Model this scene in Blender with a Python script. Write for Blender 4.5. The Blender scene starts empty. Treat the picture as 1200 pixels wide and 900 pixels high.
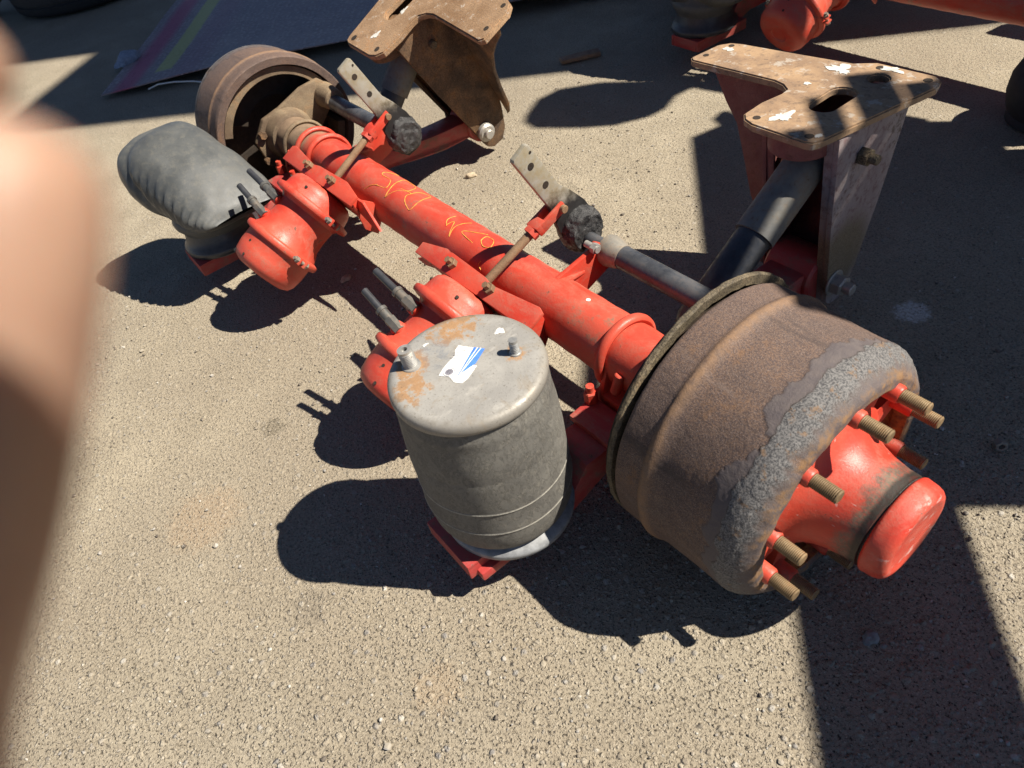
import bpy, bmesh, math, random
import numpy as np
from mathutils import Vector, Matrix, Euler, noise
random.seed(7); rng = np.random.default_rng(7)
scene = bpy.context.scene
R = math.radians
# ------------------------------------------------------------------ camera, sky, sun, exposure
cam = bpy.data.cameras.new('camera'); camo = bpy.data.objects.new('camera', cam)
scene.collection.objects.link(camo); scene.camera = camo
camo.location = (1.3218, -0.6655, 1.1786); camo.rotation_euler = (0.7745, 0.1629, 0.8996)
cam.sensor_width = 36; cam.lens = 25.227; cam.clip_start = .002; cam.clip_end = 500
cam.dof.use_dof = True; cam.dof.focus_distance = 1.45; cam.dof.aperture_fstop = 7.2
SUN = Vector((0.596, 0.588, 1.0)).normalized()
world = bpy.data.worlds.new('World'); scene.world = world; world.use_nodes = True
wn = world.node_tree
sky = wn.nodes.new('ShaderNodeTexSky'); sky.sky_type = 'NISHITA'; sky.sun_disc = False
sky.sun_elevation = math.asin(SUN.z); sky.sun_rotation = math.atan2(SUN.x, SUN.y)
sky.air_density = .5; sky.dust_density = .1; sky.ozone_density = 2.5
bg = wn.nodes['Background']; bg.inputs['Strength'].default_value = .05
wn.links.new(sky.outputs[0], bg.inputs[0])
sl = bpy.data.lights.new('sun', 'SUN'); slo = bpy.data.objects.new('sun', sl); scene.collection.objects.link(slo)
sl.energy = 5.0; sl.angle = R(.53); sl.color = (1, .93, .82)
slo.rotation_euler = (-SUN).to_track_quat('-Z', 'Y').to_euler(); slo.location = SUN*12
scene.view_settings.view_transform = 'Standard'; scene.view_settings.look = 'None'
scene.view_settings.exposure = 0.98; scene.view_settings.gamma = 1.0; scene.view_settings.use_curve_mapping = False

cy_ = scene.cycles; cy_.max_bounces = 5; cy_.diffuse_bounces = 3; cy_.glossy_bounces = 2; cy_.transmission_bounces = 2; cy_.caustics_reflective = False; cy_.caustics_refractive = False
# ------------------------------------------------------------------ helpers: objects
COL = scene.collection
def link(name, data, parent=None, loc=None, rot=None):
    o = bpy.data.objects.new(name, data); COL.objects.link(o)
    if parent is not None: o.parent = parent
    if loc is not None: o.location = loc
    if rot is not None: o.rotation_euler = rot
    return o
def tag(o, label=None, cat=None, group=None, kind=None):
    for k, v in (('label', label), ('category', cat), ('group', group), ('kind', kind)):
        if v: o[k] = v
    return o
def basis(d):
    d = Vector(d).normalized(); h = Vector((1, 0, 0)) if abs(d.x) < .9 else Vector((0, 0, 1))
    u = (h - d*h.dot(d)).normalized(); return u, d.cross(u), d
class MB:
    def __init__(s): s.v = []; s.f = []
    def add(s, v, f):
        o = len(s.v); s.v += [tuple(p) for p in v]; s.f += [tuple(i+o for i in q) for q in f]; return s
    def box(s, c, z, rot=None):
        c = Vector(c); m = rot if rot is not None else Matrix.Identity(3); hx, hy, hz = z[0]/2, z[1]/2, z[2]/2
        v = [c + m @ Vector((a*hx, b*hy, d*hz)) for a in (-1, 1) for b in (-1, 1) for d in (-1, 1)]
        return s.add(v, [(0,1,3,2), (4,6,7,5), (0,4,5,1), (2,3,7,6), (0,2,6,4), (1,5,7,3)])
    def prism(s, poly, fn, t0, t1):
        n = len(poly); v = [fn(p[0], p[1], t0) for p in poly] + [fn(p[0], p[1], t1) for p in poly]
        f = [tuple(range(n))[::-1], tuple(range(n, 2*n))] + [(i, (i+1) % n, n+(i+1) % n, n+i) for i in range(n)]
        return s.add(v, f)
    def lathe(s, o, d, prof, n=48, a0=0, a1=2*math.pi, closed=False):
        u, w, d = basis(d); o = Vector(o); full = abs(a1-a0-2*math.pi) < 1e-6; m = n if full else n+1
        v = []; f = []
        for (q, r) in prof:
            for i in range(m):
                a = a0+(a1-a0)*i/n; v.append(o + d*q + (u*math.cos(a)+w*math.sin(a))*max(r, 1e-5))
        L = len(prof); rows = range(L) if closed else range(L-1)
        for k in rows:
            k2 = (k+1) % L
            for i in range(n):
                j = (i+1) % m; f.append((k*m+i, k*m+j, k2*m+j, k2*m+i))
        if closed and not full:
            f.append(tuple(k*m for k in range(L))); f.append(tuple(k*m+n for k in range(L))[::-1])
        return s.add(v, f)
    def cyl(s, p0, p1, r0, r1=None, n=20, c=.0):
        p0 = Vector(p0); p1 = Vector(p1); r1 = r0 if r1 is None else r1; L = (p1-p0).length
        pr = [(0, 0), (0, r0-c), (c, r0), (L-c, r1), (L, r1-c), (L, 0)] if c else [(0, 0), (0, r0), (L, r1), (L, 0)]
        return s.lathe(p0, p1-p0, pr, n)
    def tube(s, pts, r, n=10):
        pts = [Vector(p) for p in pts]; v = []; f = []; K = len(pts)
        u = None
        for k, p in enumerate(pts):
            t = (pts[min(k+1, K-1)]-pts[max(k-1, 0)]).normalized()
            if u is None: u = basis(t)[0]
            u = (u - t*u.dot(t)).normalized(); w = t.cross(u); rr = r[k] if isinstance(r, (list, tuple)) else r
            for i in range(n):
                a = 2*math.pi*i/n; v.append(p+(u*math.cos(a)+w*math.sin(a))*rr)
        for k in range(K-1):
            for i in range(n): f.append((k*n+i, k*n+(i+1) % n, (k+1)*n+(i+1) % n, (k+1)*n+i))
        f.append(tuple(range(n))[::-1]); f.append(tuple((K-1)*n+i for i in range(n)))
        return s.add(v, f)
    def torus(s, o, d, Rm, r, n=48, m=10, a0=0, a1=2*math.pi, sx=1):
        pr = [(sx*r*math.cos(2*math.pi*i/m), Rm+r*math.sin(2*math.pi*i/m)) for i in range(m)]
        return s.lathe(o, d, pr, n, a0, a1, closed=True)
    def build(s, name, mat, parent=None, bevel=0, ang=35, seg=2, loc=None, rot=None, jig=0, weld=True):
        me = bpy.data.meshes.new(name); bm = bmesh.new()
        vs = [bm.verts.new(p) for p in s.v]
        for q in s.f:
            try: bm.faces.new([vs[i] for i in q])
            except ValueError: pass
        if weld: bmesh.ops.remove_doubles(bm, verts=bm.verts, dist=2e-5)
        bmesh.ops.dissolve_degenerate(bm, edges=bm.edges, dist=1e-6)
        bmesh.ops.recalc_face_normals(bm, faces=bm.faces)
        if bevel:
            ed = [e for e in bm.edges if len(e.link_faces) == 2 and e.calc_face_angle(0) > R(30)]
            if ed: bmesh.ops.bevel(bm, geom=ed, offset=bevel, segments=seg, profile=.6, affect='EDGES', clamp_overlap=True)
        if jig:
            for v in bm.verts:
                v.co += noise.noise_vector(v.co*60)*jig
        bm.to_mesh(me); bm.free()
        for p in me.polygons: p.use_smooth = True
        me.set_sharp_from_angle(angle=R(ang))
        if mat: me.materials.append(mat)
        return link(name, me, parent, loc, rot)
def copy_tree(o, parent=None):
    c = o.copy(); COL.objects.link(c); c.parent = parent
    for ch in list(o.children): copy_tree(ch, c)
    return c

# ------------------------------------------------------------------ helpers: materials
class NT:
    def __init__(s, name):
        s.m = bpy.data.materials.new(name); s.m.use_nodes = True; s.t = s.m.node_tree
        s.b = s.t.nodes['Principled BSDF']; s.out = s.t.nodes['Material Output']
        s.co = s.n('ShaderNodeTexCoord').outputs['Object']
    def n(s, k): return s.t.nodes.new(k)
    def set(s, sock, v):
        if hasattr(v, 'node'): s.t.links.new(v, sock)
        elif isinstance(v, (tuple, list)): sock.default_value = (*v, 1) if len(v) == 3 and len(sock.default_value) == 4 else v
        else: sock.default_value = v
    def noise(s, scale, detail=6, rough=.6, vec=None, dist=0):
        q = s.n('ShaderNodeTexNoise'); s.t.links.new(vec or s.co, q.inputs['Vector']); q.inputs['Scale'].default_value = scale
        q.inputs['Detail'].default_value = detail; q.inputs['Roughness'].default_value = rough; q.inputs['Distortion'].default_value = dist
        return q.outputs[0]
    def vor(s, scale, feature='F1', vec=None, rand=1):
        q = s.n('ShaderNodeTexVoronoi'); q.feature = feature; s.t.links.new(vec or s.co, q.inputs['Vector'])
        q.inputs['Scale'].default_value = scale; q.inputs['Randomness'].default_value = rand; return q
    def wave(s, scale, vec=None, dist=2, dr='X'):
        q = s.n('ShaderNodeTexWave'); q.bands_direction = dr; s.t.links.new(vec or s.co, q.inputs['Vector'])
        q.inputs['Scale'].default_value = scale; q.inputs['Distortion'].default_value = dist; return q.outputs['Fac']
    def map(s, v, a, b, c=0, d=1):
        q = s.n('ShaderNodeMapRange'); q.interpolation_type = 'SMOOTHSTEP'
        for i, x in enumerate((v, a, b, c, d)): s.set(q.inputs[i], x)
        return q.outputs[0]
    def mth(s, op, a, b=0, c=0):
        q = s.n('ShaderNodeMath'); q.operation = op
        for i, x in enumerate((a, b, c)): s.set(q.inputs[i], x)
        return q.outputs[0]
    def mul(s, a, b): return s.mth('MULTIPLY', a, b)
    def add(s, a, b): return s.mth('ADD', a, b)
    def mx(s, a, b): return s.mth('MAXIMUM', a, b)
    def mix(s, f, a, b, blend='MIX'):
        q = s.n('ShaderNodeMix'); q.data_type = 'RGBA'; q.blend_type = blend
        s.set(q.inputs[0], f); s.set(q.inputs[6], a); s.set(q.inputs[7], b); return q.outputs[2]
    def ramp(s, f, stops):
        q = s.n('ShaderNodeValToRGB'); s.set(q.inputs[0], f); e = q.color_ramp.elements
        while len(e) < len(stops): e.new(.5)
        for x, (p, c) in zip(e, stops): x.position = p; x.color = (*c, 1)
        return q.outputs[0]
    def xyz(s, vec=None):
        q = s.n('ShaderNodeSeparateXYZ'); s.t.links.new(vec or s.co, q.inputs[0]); return q.outputs
    def scale(s, v3, vec=None):
        q = s.n('ShaderNodeMapping'); s.t.links.new(vec or s.co, q.inputs[0]); q.inputs['Scale'].default_value = v3; return q.outputs[0]
    def dist(s, p):
        q = s.n('ShaderNodeVectorMath'); q.operation = 'DISTANCE'; s.t.links.new(s.co, q.inputs[0]); q.inputs[1].default_value = p; return q.outputs['Value']
    def attr(s, name):
        q = s.n('ShaderNodeAttribute'); q.attribute_name = name; return q.outputs['Fac']
    def bump(s, h, strength=.4, dist=.002, prev=None):
        q = s.n('ShaderNodeBump'); s.set(q.inputs['Height'], h); q.inputs['Strength'].default_value = strength; q.inputs['Distance'].default_value = dist
        if prev: s.t.links.new(prev, q.inputs['Normal'])
        return q.outputs[0]
    def done(s, col, rough=.6, metal=0., normal=None, spec=.5, **kw):
        s.set(s.b.inputs['Base Color'], col); s.set(s.b.inputs['Roughness'], rough); s.set(s.b.inputs['Metallic'], metal)
        s.b.inputs['Specular IOR Level'].default_value = spec
        if normal: s.t.links.new(normal, s.b.inputs['Normal'])
        for k, v in kw.items(): s.set(s.b.inputs[k.replace('_', ' ')], v)
        return s.m

def m_paint(name, dirt=.5, base=(.49, .040, .022), dusty=None, grime=None, scuff=0):
    t = NT(name)
    n1 = t.noise(6, 4, .65); n2 = t.noise(34, 6, .72); n3 = t.noise(260, 3, .65)
    c = t.mix(t.map(n1, .34, .66), base, (base[0]*1.06, base[1]*1.75+.008, base[2]*1.8+.006))
    c = t.mix(t.map(n2, .48, .72, 0, .45), c, (base[0]*.95, base[1]*2.2+.02, base[2]*2.4+.018))
    d = t.map(t.add(t.mul(n1, .5), t.mul(n2, .5)), .635-.125*dirt, .72-.10*dirt)
    c = t.mix(t.mul(d, t.map(n3, .35, .6, .35, .9)), c, (.185, .135, .09))
    chip = t.map(t.add(t.mul(n2, .7), t.mul(n3, .3)), .615, .645)
    c = t.mix(t.mul(chip, .8), c, (.075, .05, .04))
    speck = t.map(t.noise(520, 2, .6), .60, .70)
    c = t.mix(t.mul(speck, .16+.25*dirt), c, (.13, .085, .06))
    film = t.mul(t.map(t.noise(15, 5, .7, t.scale((.5, 1, 1.6)), .6), .46, .66), t.map(n3, .3, .62, .3, 1)); c = t.mix(t.mul(film, .22+.2*dirt), c, (.30, .20, .14))
    r = t.map(t.add(t.add(d, t.mul(film, .4)), t.mul(n2, .4)), .1, 1, .40, .9)
    if dusty is not None:      # dust settled along one stretch: (axis, from, to)
        ax, a, b = dusty; x = t.add(t.xyz()[ax], t.mul(t.add(n2, -.5), .09)); f = t.map(x, a, b)
        c = t.mix(f, c, t.mix(t.map(n2, .35, .7), (.24, .165, .105), (.15, .10, .065))); r = t.map(f, 0, 1, .45, .9)
    if grime is not None:      # oily band round the axis: (axis, from, to)
        ax, a, b = grime; x = t.add(t.xyz()[ax], t.mul(t.add(t.noise(22, 5, .75), -.5), .07)); f = t.mul(t.map(x, a-.010, a+.012), t.map(x, b+.004, b))
        c = t.mix(t.mul(f, t.map(n3, .3, .6, .6, .95)), c, t.mix(t.map(n2, .4, .6), (.075, .066, .05), (.14, .125, .09))); c = t.mix(t.map(t.add(t.xyz()[0], t.mul(t.add(n2, -.5), .012)), b-.016, b-.008, 0, .92), c, (.022, .021, .018))
        sc = t.map(t.noise(30, 3, .5, t.scale((1, 4, 4))), .70, .73); c = t.mix(t.mul(sc, .5), c, (.55, .40, .36))
    if scuff:                  # rubbed bare patches on the end face
        f = t.mul(t.map(t.noise(24, 5, .75, t.scale((1, 1, 2.2))), .56, .61), t.map(t.xyz()[0], scuff, scuff+.012, .15, 1)); c = t.mix(t.mul(f, .7), c, t.mix(t.map(n2, .4, .6), (.56, .40, .36), (.36, .16, .13)))
    nb = t.bump(n3, .35, .0009); nb = t.bump(chip, .45, -.0008, nb); nb = t.bump(n2, .35, .0024, nb)
    return t.done(c, r, 0, nb, .38)
def m_rust(name, a=(.10, .062, .045), b=(.19, .105, .06), orange=.3, dark=(.04, .03, .026), grain=1.0, pale=None):
    t = NT(name)
    n1 = t.noise(9, 5, .65, dist=.4); n2 = t.noise(45, 6, .72); n3 = t.noise(330, 3, .7); sp = t.noise(900, 2, .5)
    c = t.mix(t.map(n1, .32, .68), a, b)
    c = t.mix(t.mul(t.map(t.add(t.mul(n1, .5), t.mul(n2, .5)), .52, .64), orange), c, (.42, .19, .06))
    c = t.mix(t.mul(t.map(n2, .56, .72), .55), c, dark)
    c = t.mix(t.map(n3, .38, .66, 0, .55*grain), c, dark, 'MIX')
    c = t.mix(t.map(sp, .6, .75, 0, .5*grain), c, (.30, .22, .17))
    if pale: c = t.mix(t.map(t.add(t.mul(n2, .6), t.mul(n3, .4)), .55, .62), c, pale)
    nb = t.bump(n3, .55, .0016); nb = t.bump(n2, .4, .003, nb)
    return t.done(c, t.map(n2, .3, .7, .62, .9), 0, nb, .35)
def m_steel(name, a=(.20, .19, .17), b=(.30, .27, .22), rust=.3, rough=.5, metal=.35):
    t = NT(name); n1 = t.noise(14, 7, .65); n2 = t.noise(90, 6, .7)
    c = t.mix(t.map(n1, .35, .65), a, b); c = t.mix(t.mul(t.map(t.add(t.mul(n1, .5), t.mul(n2, .5)), .5, .62), rust), c, (.26, .14, .06))
    c = t.mix(t.map(n2, .6, .7, 0, .5), c, (.06, .05, .045))
    return t.done(c, t.map(n2, .3, .7, rough-.1, rough+.3), metal, t.bump(n2, .35, .001), .5)
def m_rubber(name, a=(.108, .103, .093), b=(.162, .154, .135), craze=1.0, dust=(.235, .215, .175), rough=.66):
    t = NT(name); n1 = t.noise(7, 4, .65); n2 = t.noise(60, 6, .75)
    st = t.scale((1, 1, .55)); w = t.noise(72, 5, .75, st, 1.4); w2 = t.noise(210, 3, .7)
    ln = t.mth('ABSOLUTE', t.add(w, -.5)); ck = t.mul(t.map(ln, .045, .012), t.map(n2, .36, .56))
    c = t.mix(t.map(n1, .3, .7), a, b); c = t.mix(t.map(n2, .46, .70, 0, .4), c, dust); c = t.mix(t.map(w2, .52, .70, 0, .3), c, (a[0]*.55, a[1]*.55, a[2]*.55))
    c = t.mix(t.mul(ck, .42*craze), c, (a[0]*.32, a[1]*.32, a[2]*.32))
    if craze > .5:
        z_ = t.xyz()[2]; rl = t.mx(t.map(t.mth('ABSOLUTE', t.add(z_, -.192)), .0022, .0008), t.map(t.mth('ABSOLUTE', t.add(z_, -.243)), .0022, .0008)); c = t.mix(t.mul(rl, t.map(n2, .35, .55, .2, .8)), c, (.36, .34, .29))
    nb = t.bump(ck, .5*craze, -.0012); nb = t.bump(w2, .25, .0008, nb); nb = t.bump(n2, .2, .0012, nb)
    return t.done(c, t.map(n1, .3, .7, rough-.08, rough+.16), 0, nb, .35)
def m_flat(name, col, rough=.6, metal=0., var=.25):
    t = NT(name); n = t.noise(60, 5, .7)
    c = t.mix(t.map(n, .3, .7), tuple(x*(1-var) for x in col), tuple(min(1, x*(1+var)) for x in col))
    return t.done(c, rough, metal, t.bump(n, .2, .0006))
M = {}
M['paint'] = m_paint('red_paint', .45)
M['paint_tube'] = m_paint('red_tube_paint', .7, dusty=(0, -.665, -.72))
M['paint_hub'] = m_paint('hub_red_paint', .35, (.49, .038, .020), grime=(0, 1.082, 1.113))
M['paint_cap'] = m_paint('cap_red_paint', .2, (.50, .038, .022), scuff=1.137)
M['paint_dirty'] = m_paint('dirty_red_paint', 1.0, (.36, .034, .03))
M['paint_dark'] = m_paint('grimy_red_paint', .8, (.22, .03, .028))
M['rust'] = m_rust('rusty_cast_iron')
M['rust_brown'] = m_rust('brown_rusted_steel', (.065, .043, .030), (.26, .15, .075), .6, (.026, .02, .016), 1.0)
M['rust_plate'] = m_rust('rusty_mounting_plate', (.22, .13, .075), (.40, .27, .17), .6, (.07, .05, .04), .6, None)
M['rust_olive'] = m_rust('dusty_olive_steel', (.075, .060, .038), (.20, .16, .10), .15, (.022, .018, .013), 1.5)
M['rod'] = m_rust('brown_rod', (.17, .10, .055), (.25, .16, .09), .2, (.07, .05, .035), .5)
M['steel'] = m_steel('weathered_steel')
M['steel_pale'] = m_steel('pale_zinc_steel', (.30, .30, .29), (.42, .40, .36), .12, .4, .5)
M['thread'] = m_steel('rusty_thread', (.15, .10, .05), (.26, .185, .10), .7, .55, .3)
M['cam'] = m_steel('black_camshaft_paint', (.035, .037, .043), (.085, .088, .095), .06, .30, .05)
M['shock'] = m_steel('black_shock_paint', (.025, .028, .035), (.06, .062, .07), .05, .42, .0)
M['shock_grey'] = m_steel('grey_shock_cover', (.13, .13, .125), (.20, .185, .155), .3, .65, .05)
M['rubber'] = m_rubber('dusty_bellows_rubber')
M['rubber_far'] = m_rubber('smooth_grey_rubber', (.058, .062, .063), (.095, .098, .095), .15, (.15, .14, .115), .46)
M['plastic'] = m_flat('grey_plastic', (.20, .205, .21), .5)
M['plastic_black'] = m_flat('black_plastic', (.035, .036, .04), .42)
M['grease'] = None
M['flake'] = m_flat('chalky_flakes', (.56, .54, .49), .85, 0, .2)
M['white'] = m_flat('white_paper', (.75, .74, .70), .7, 0, .12)
M['blue'] = m_flat('blue_print', (.07, .19, .62), .5, 0, .25)
M['grey_print'] = m_flat('grey_print', (.30, .29, .33), .6)
M['yellow'] = m_flat('yellow_marker', (.72, .36, .06), .7, 0, .3)
M['tan'] = m_rust('tan_dusty_shoe', (.13, .088, .055), (.26, .195, .122), .25, (.055, .04, .028), .8)
M['dark'] = m_rust('near_black_brown', (.022, .017, .013), (.045, .032, .022), .05, (.010, .008, .007), .12)  # near-black brown; the hole discs use it as shade
M['fitting'] = m_steel('grey_brass_fitting', (.085, .085, .082), (.15, .145, .13), .2, .42, .45)
M['rubber_black'] = m_flat('black_tyre_rubber', (.02, .02, .021), .75)
t = NT('black_grease'); n1 = t.noise(70, 7, .75); n2 = t.noise(320, 5, .7)
M['grease'] = t.done(t.mix(t.map(n1, .4, .65), (.014, .014, .015), (.055, .053, .052)), t.map(n2, .35, .65, .35, .75), 0, t.bump(n2, .8, .003, t.bump(n1, .6, .004)), .6)

# drum material: purple-brown scale, orange along the raised bead, grey crust where the flake is left
t = NT('scaled_drum_iron'); X = t.xyz()[0]
n1 = t.noise(10, 5, .65, dist=.5); n2 = t.noise(55, 6, .72); n3 = t.noise(380, 3, .7); sp = t.noise(1000, 2, .5)
c = t.mix(t.map(n1, .32, .68), (.118, .080, .062), (.165, .100, .066))
c = t.mix(t.map(n3, .40, .60, 0, .8), c, (.055, .040, .040)); c = t.mix(t.map(sp, .56, .68, 0, .7), c, (.29, .225, .195))
c = t.mix(t.mul(t.map(t.add(t.mul(n1, .6), t.mul(n2, .4)), .55, .62), .3), c, (.24, .125, .055)); st1 = t.noise(14, 5, .7, t.scale((.25, 1.6, 1.6))); c = t.mix(t.map(st1, .55, .68, 0, .6), c, (.048, .036, .033)); c = t.mix(t.map(st1, .42, .32, 0, .35), c, (.20, .15, .125))
bead = t.attr('bead'); crust = t.attr('crust'); flake = t.attr('flake')
c = t.mix(t.mul(bead, t.map(n2, .3, .62, .15, .7)), c, (.26, .155, .085))
fl = t.mix(t.map(n2, .35, .65), (.085, .073, .077), (.12, .103, .10)); c = t.mix(t.mul(flake, .85), c, fl)
cr = t.mix(t.map(n3, .38, .60), (.048, .047, .050), (.165, .158, .152)); cr = t.mix(t.map(n2, .55, .66, 0, .7), cr, (.20, .12, .065)); c = t.mix(crust, c, cr)
ck = t.mx(t.mth('SUBTRACT', 1, t.mth('ABSOLUTE', t.add(t.mul(crust, 2), -1))), t.mul(t.mth('SUBTRACT', 1, t.mth('ABSOLUTE', t.add(t.mul(flake, 2), -1))), .8)); c = t.mix(t.mul(t.mul(t.map(ck, .35, .9), t.map(X, 1.0, .985)), t.map(n2, .42, .56, .2, .9)), c, (.018, .014, .013))
edge = t.mul(t.map(t.add(X, t.mul(t.add(n1, -.5), .04)), 1.024, 1.034), t.map(n2, .42, .62, .05, .75)); c = t.mix(edge, c, (.23, .125, .05)); c = t.mix(t.attr('web'), c, t.mix(t.map(n2, .35, .65), (.36, .19, .05), (.16, .09, .045)))
nb = t.bump(n3, .55, .0016); nb = t.bump(n2, .3, .0025, nb)
M['drum'] = t.done(c, t.map(n2, .3, .7, .6, .9), 0, nb, .35)

# ------------------------------------------------------------------ ground
t = NT('dusty_asphalt')
big = t.noise(.9, 3, .6); mid = t.noise(6, 4, .65); fine = t.noise(170, 4, .75)
wv = t.n('ShaderNodeVectorMath'); wv.operation = 'ADD'; t.t.links.new(t.co, wv.inputs[0])
wn1 = t.n('ShaderNodeTexNoise'); wn1.inputs['Scale'].default_value = 60; t.t.links.new(t.co, wn1.inputs['Vector'])
ws = t.n('ShaderNodeVectorMath'); ws.operation = 'SCALE'; ws.inputs['Scale'].default_value = .008; t.t.links.new(wn1.outputs['Color'], ws.inputs[0]); t.t.links.new(ws.outputs[0], wv.inputs[1])
vA = t.vor(58, vec=wv.outputs[0]); vB = t.vor(150, vec=wv.outputs[0]); vC = t.vor(330, vec=wv.outputs[0])
sa = t.xyz(vA.outputs['Color']); sb = t.xyz(vB.outputs['Color']); sc = t.xyz(vC.outputs['Color'])
pA = t.mul(t.map(vA.outputs['Distance'], .40, .16), t.map(sa[0], .50, .56))
pB = t.mul(t.map(vB.outputs['Distance'], .46, .18), t.map(sb[0], .40, .46))
pC = t.mul(t.map(vC.outputs['Distance'], .5, .2), t.map(sc[0], .25, .35))
gx_, gy_, gz_ = t.xyz(); D = t.map(t.add(t.add(gx_, t.mul(gy_, -.55)), t.mul(t.add(t.noise(2.2, 4, .6), -.5), 1.3)), 1.35, .25)
D1 = t.mth('SUBTRACT', 1, D)
dust = t.mix(t.map(mid, .3, .7), t.mix(D, (.245, .212, .157), (.300, .255, .182)), t.mix(D, (.325, .286, .216), (.385, .332, .243)))
dust = t.mix(t.map(big, .35, .65), dust, (.275, .232, .170))
dust = t.mix(t.map(fine, .48, .66, 0, .7), dust, (.12, .10, .075))
sA = t.ramp(sa[1], [(0, (.19, .16, .125)), (.35, (.27, .235, .18)), (.6, (.345, .305, .24)), (.85, (.20, .19, .18)), (1, (.47, .44, .38))])
sB = t.ramp(sb[1], [(0, (.12, .10, .08)), (.3, (.27, .23, .175)), (.75, (.38, .335, .26)), (.96, (.19, .18, .17)), (1, (.55, .52, .45))])
c = t.mix(t.mul(pC, .6), dust, t.ramp(sc[1], [(0, (.09, .07, .055)), (.5, (.31, .265, .20)), (1, (.50, .45, .36))]))
c = t.mix(t.mul(pB, t.map(D, 0, 1, .85, .45)), c, sB); c = t.mix(t.mul(pA, t.map(D, 0, 1, .9, .4)), c, sA)
pit = t.mul(t.mul(t.map(t.noise(190, 3, .65), .580, .640), t.mth('SUBTRACT', 1, t.mx(pA, pB))), t.map(D, 0, 1, 1, .55)); c = t.mix(t.mul(pit, .9), c, (.032, .027, .022))
def blot(p, r, col, f, prev):
    d = t.add(t.dist((*p, 0)), t.mul(t.add(t.noise(38, 5, .7), -.5), r*1.6)); return t.mix(t.mul(t.map(d, r, r*.55, 0, f), t.map(fine, .40, .58, .25, 1)), prev, col)
c = blot((-.031, -.572), .035, (.10, .085, .06), .7, c)
for p, r, f in [((.79, .68), .045, .75), ((.02, 1.61), .05, .35), ((.52, .28), .06, .35), ((1.02, .30), .03, .4)]: c = blot(p, r, (.72, .71, .68), f, c)
c = blot((.46, -.72), .05, (.13, .11, .085), .5, c); c = blot((-.25, .55), .05, (.14, .12, .09), .4, c); c = blot((.05, .30), .03, (.12, .10, .08), .5, c)
c = blot((.1, -.8), .10, (.36, .24, .14), .35, c); c = blot((.75, -.62), .05, (.36, .25, .15), .3, c)
h = t.add(t.mul(pA, t.map(D, 0, 1, .0034, .0014)), t.add(t.mul(pB, t.map(D, 0, 1, .0022, .0012)), t.add(t.mul(pC, .0008), t.add(t.mul(fine, .0018), t.add(t.mul(mid, .003), t.mul(pit, -.0026))))))
dn = t.n('ShaderNodeDisplacement'); dn.inputs['Midlevel'].default_value = .003; dn.inputs['Scale'].default_value = 1.0
t.set(dn.inputs['Height'], h); t.t.links.new(dn.outputs[0], t.out.inputs['Displacement'])
M['ground'] = t.done(c, t.map(fine, .3, .7, .75, .95), 0, None, .3)
M['ground'].displacement_method = 'BOTH'
def axis(lo, hi, step, far):
    mid_ = np.arange(lo, hi+1e-6, step); g = []; d = step
    while (g[-1] if g else 0) < far: d *= 1.12; g.append((g[-1] if g else 0)+d)
    g = np.array(g); return np.concatenate([lo-g[::-1], mid_, hi+g])
gx = axis(-1.0, 1.5, .0042, 70); gy = axis(-1.25, 1.15, .0042, 70)
nx, ny = len(gx), len(gy)
P = np.zeros((nx*ny, 3), np.float32); P[:, 0] = np.repeat(gx, ny); P[:, 1] = np.tile(gy, nx)
ii = (np.arange(nx-1)[:, None]*ny+np.arange(ny-1)[None, :]).ravel()
F = np.stack([ii, ii+ny, ii+ny+1, ii+1], 1).astype(np.int32)
gm = bpy.data.meshes.new('ground'); gm.vertices.add(nx*ny); gm.vertices.foreach_set('co', P.ravel())
gm.loops.add(F.size); gm.loops.foreach_set('vertex_index', F.ravel())
gm.polygons.add(len(F)); gm.polygons.foreach_set('loop_start', np.arange(0, F.size, 4, dtype=np.int32)); gm.update(); gm.validate()
gm.polygons.foreach_set('use_smooth', np.ones(len(F), bool)); gm.materials.append(M['ground'])
tag(link('ground', gm), kind='structure')

# ------------------------------------------------------------------ the trailer axle
ZA = .231; X0 = -.066; RT = .063
def mir(x): return 2*X0-x
DV = Vector((0, -.8995, -.437)); UP = Vector((0, -.437, .8995))     # brake chamber axis and its upward normal
axle = link('trailer_axle', None)
axle.empty_display_size = .2
AX = Vector((1, 0, 0))

# tube with weld rings, clamp seats and yellow marker writing
mb = MB(); n = 90; prof = []
for i in range(n+1): prof.append((i/n*1.62, RT + (.0006*math.sin(i*1.7))))
mb.lathe((-.876, 0, ZA), AX, prof, 56)
tube = mb.build('axle_tube', M['paint_tube'], axle, ang=60)
for x, rr, m_ in ((.583, .0085, 'paint'), (mir(.583), .0075, 'paint'), (mir(.583)+.075, .0075, 'paint'), (mir(.583)-.085, .006, 'tan')):
    MB().torus((x, 0, ZA), AX, RT+.0065, rr, 56, 12, sx=1.25).build('weld_ring', M[m_], tube)
WR = [[(-.321,138),(-.293,118),(-.245,109),(-.262,86),(-.304,85),(-.315,73),(-.291,47)],[(-.241,75),(-.229,109),(-.225,129)],
 [(-.239,76),(-.246,52),(-.190,58),(-.174,84),(-.204,102),(-.225,129)],[(-.201,91),(-.160,88),(-.162,100),(-.150,112),(-.130,120),(-.112,122),(-.109,98),(-.114,62),(-.146,68),(-.158,92)],
 [(.03,109),(.015,96),(.017,75)],[(.028,106),(.037,92),(.059,125),(.053,100),(.067,67)],[(.135,110),(.082,102),(.117,84),(.139,73)],
 [(.147,96),(.145,80),(.169,79),(.184,97),(.166,104),(.147,96)],[(.189,131),(.187,140),(.199,146)]]
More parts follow.
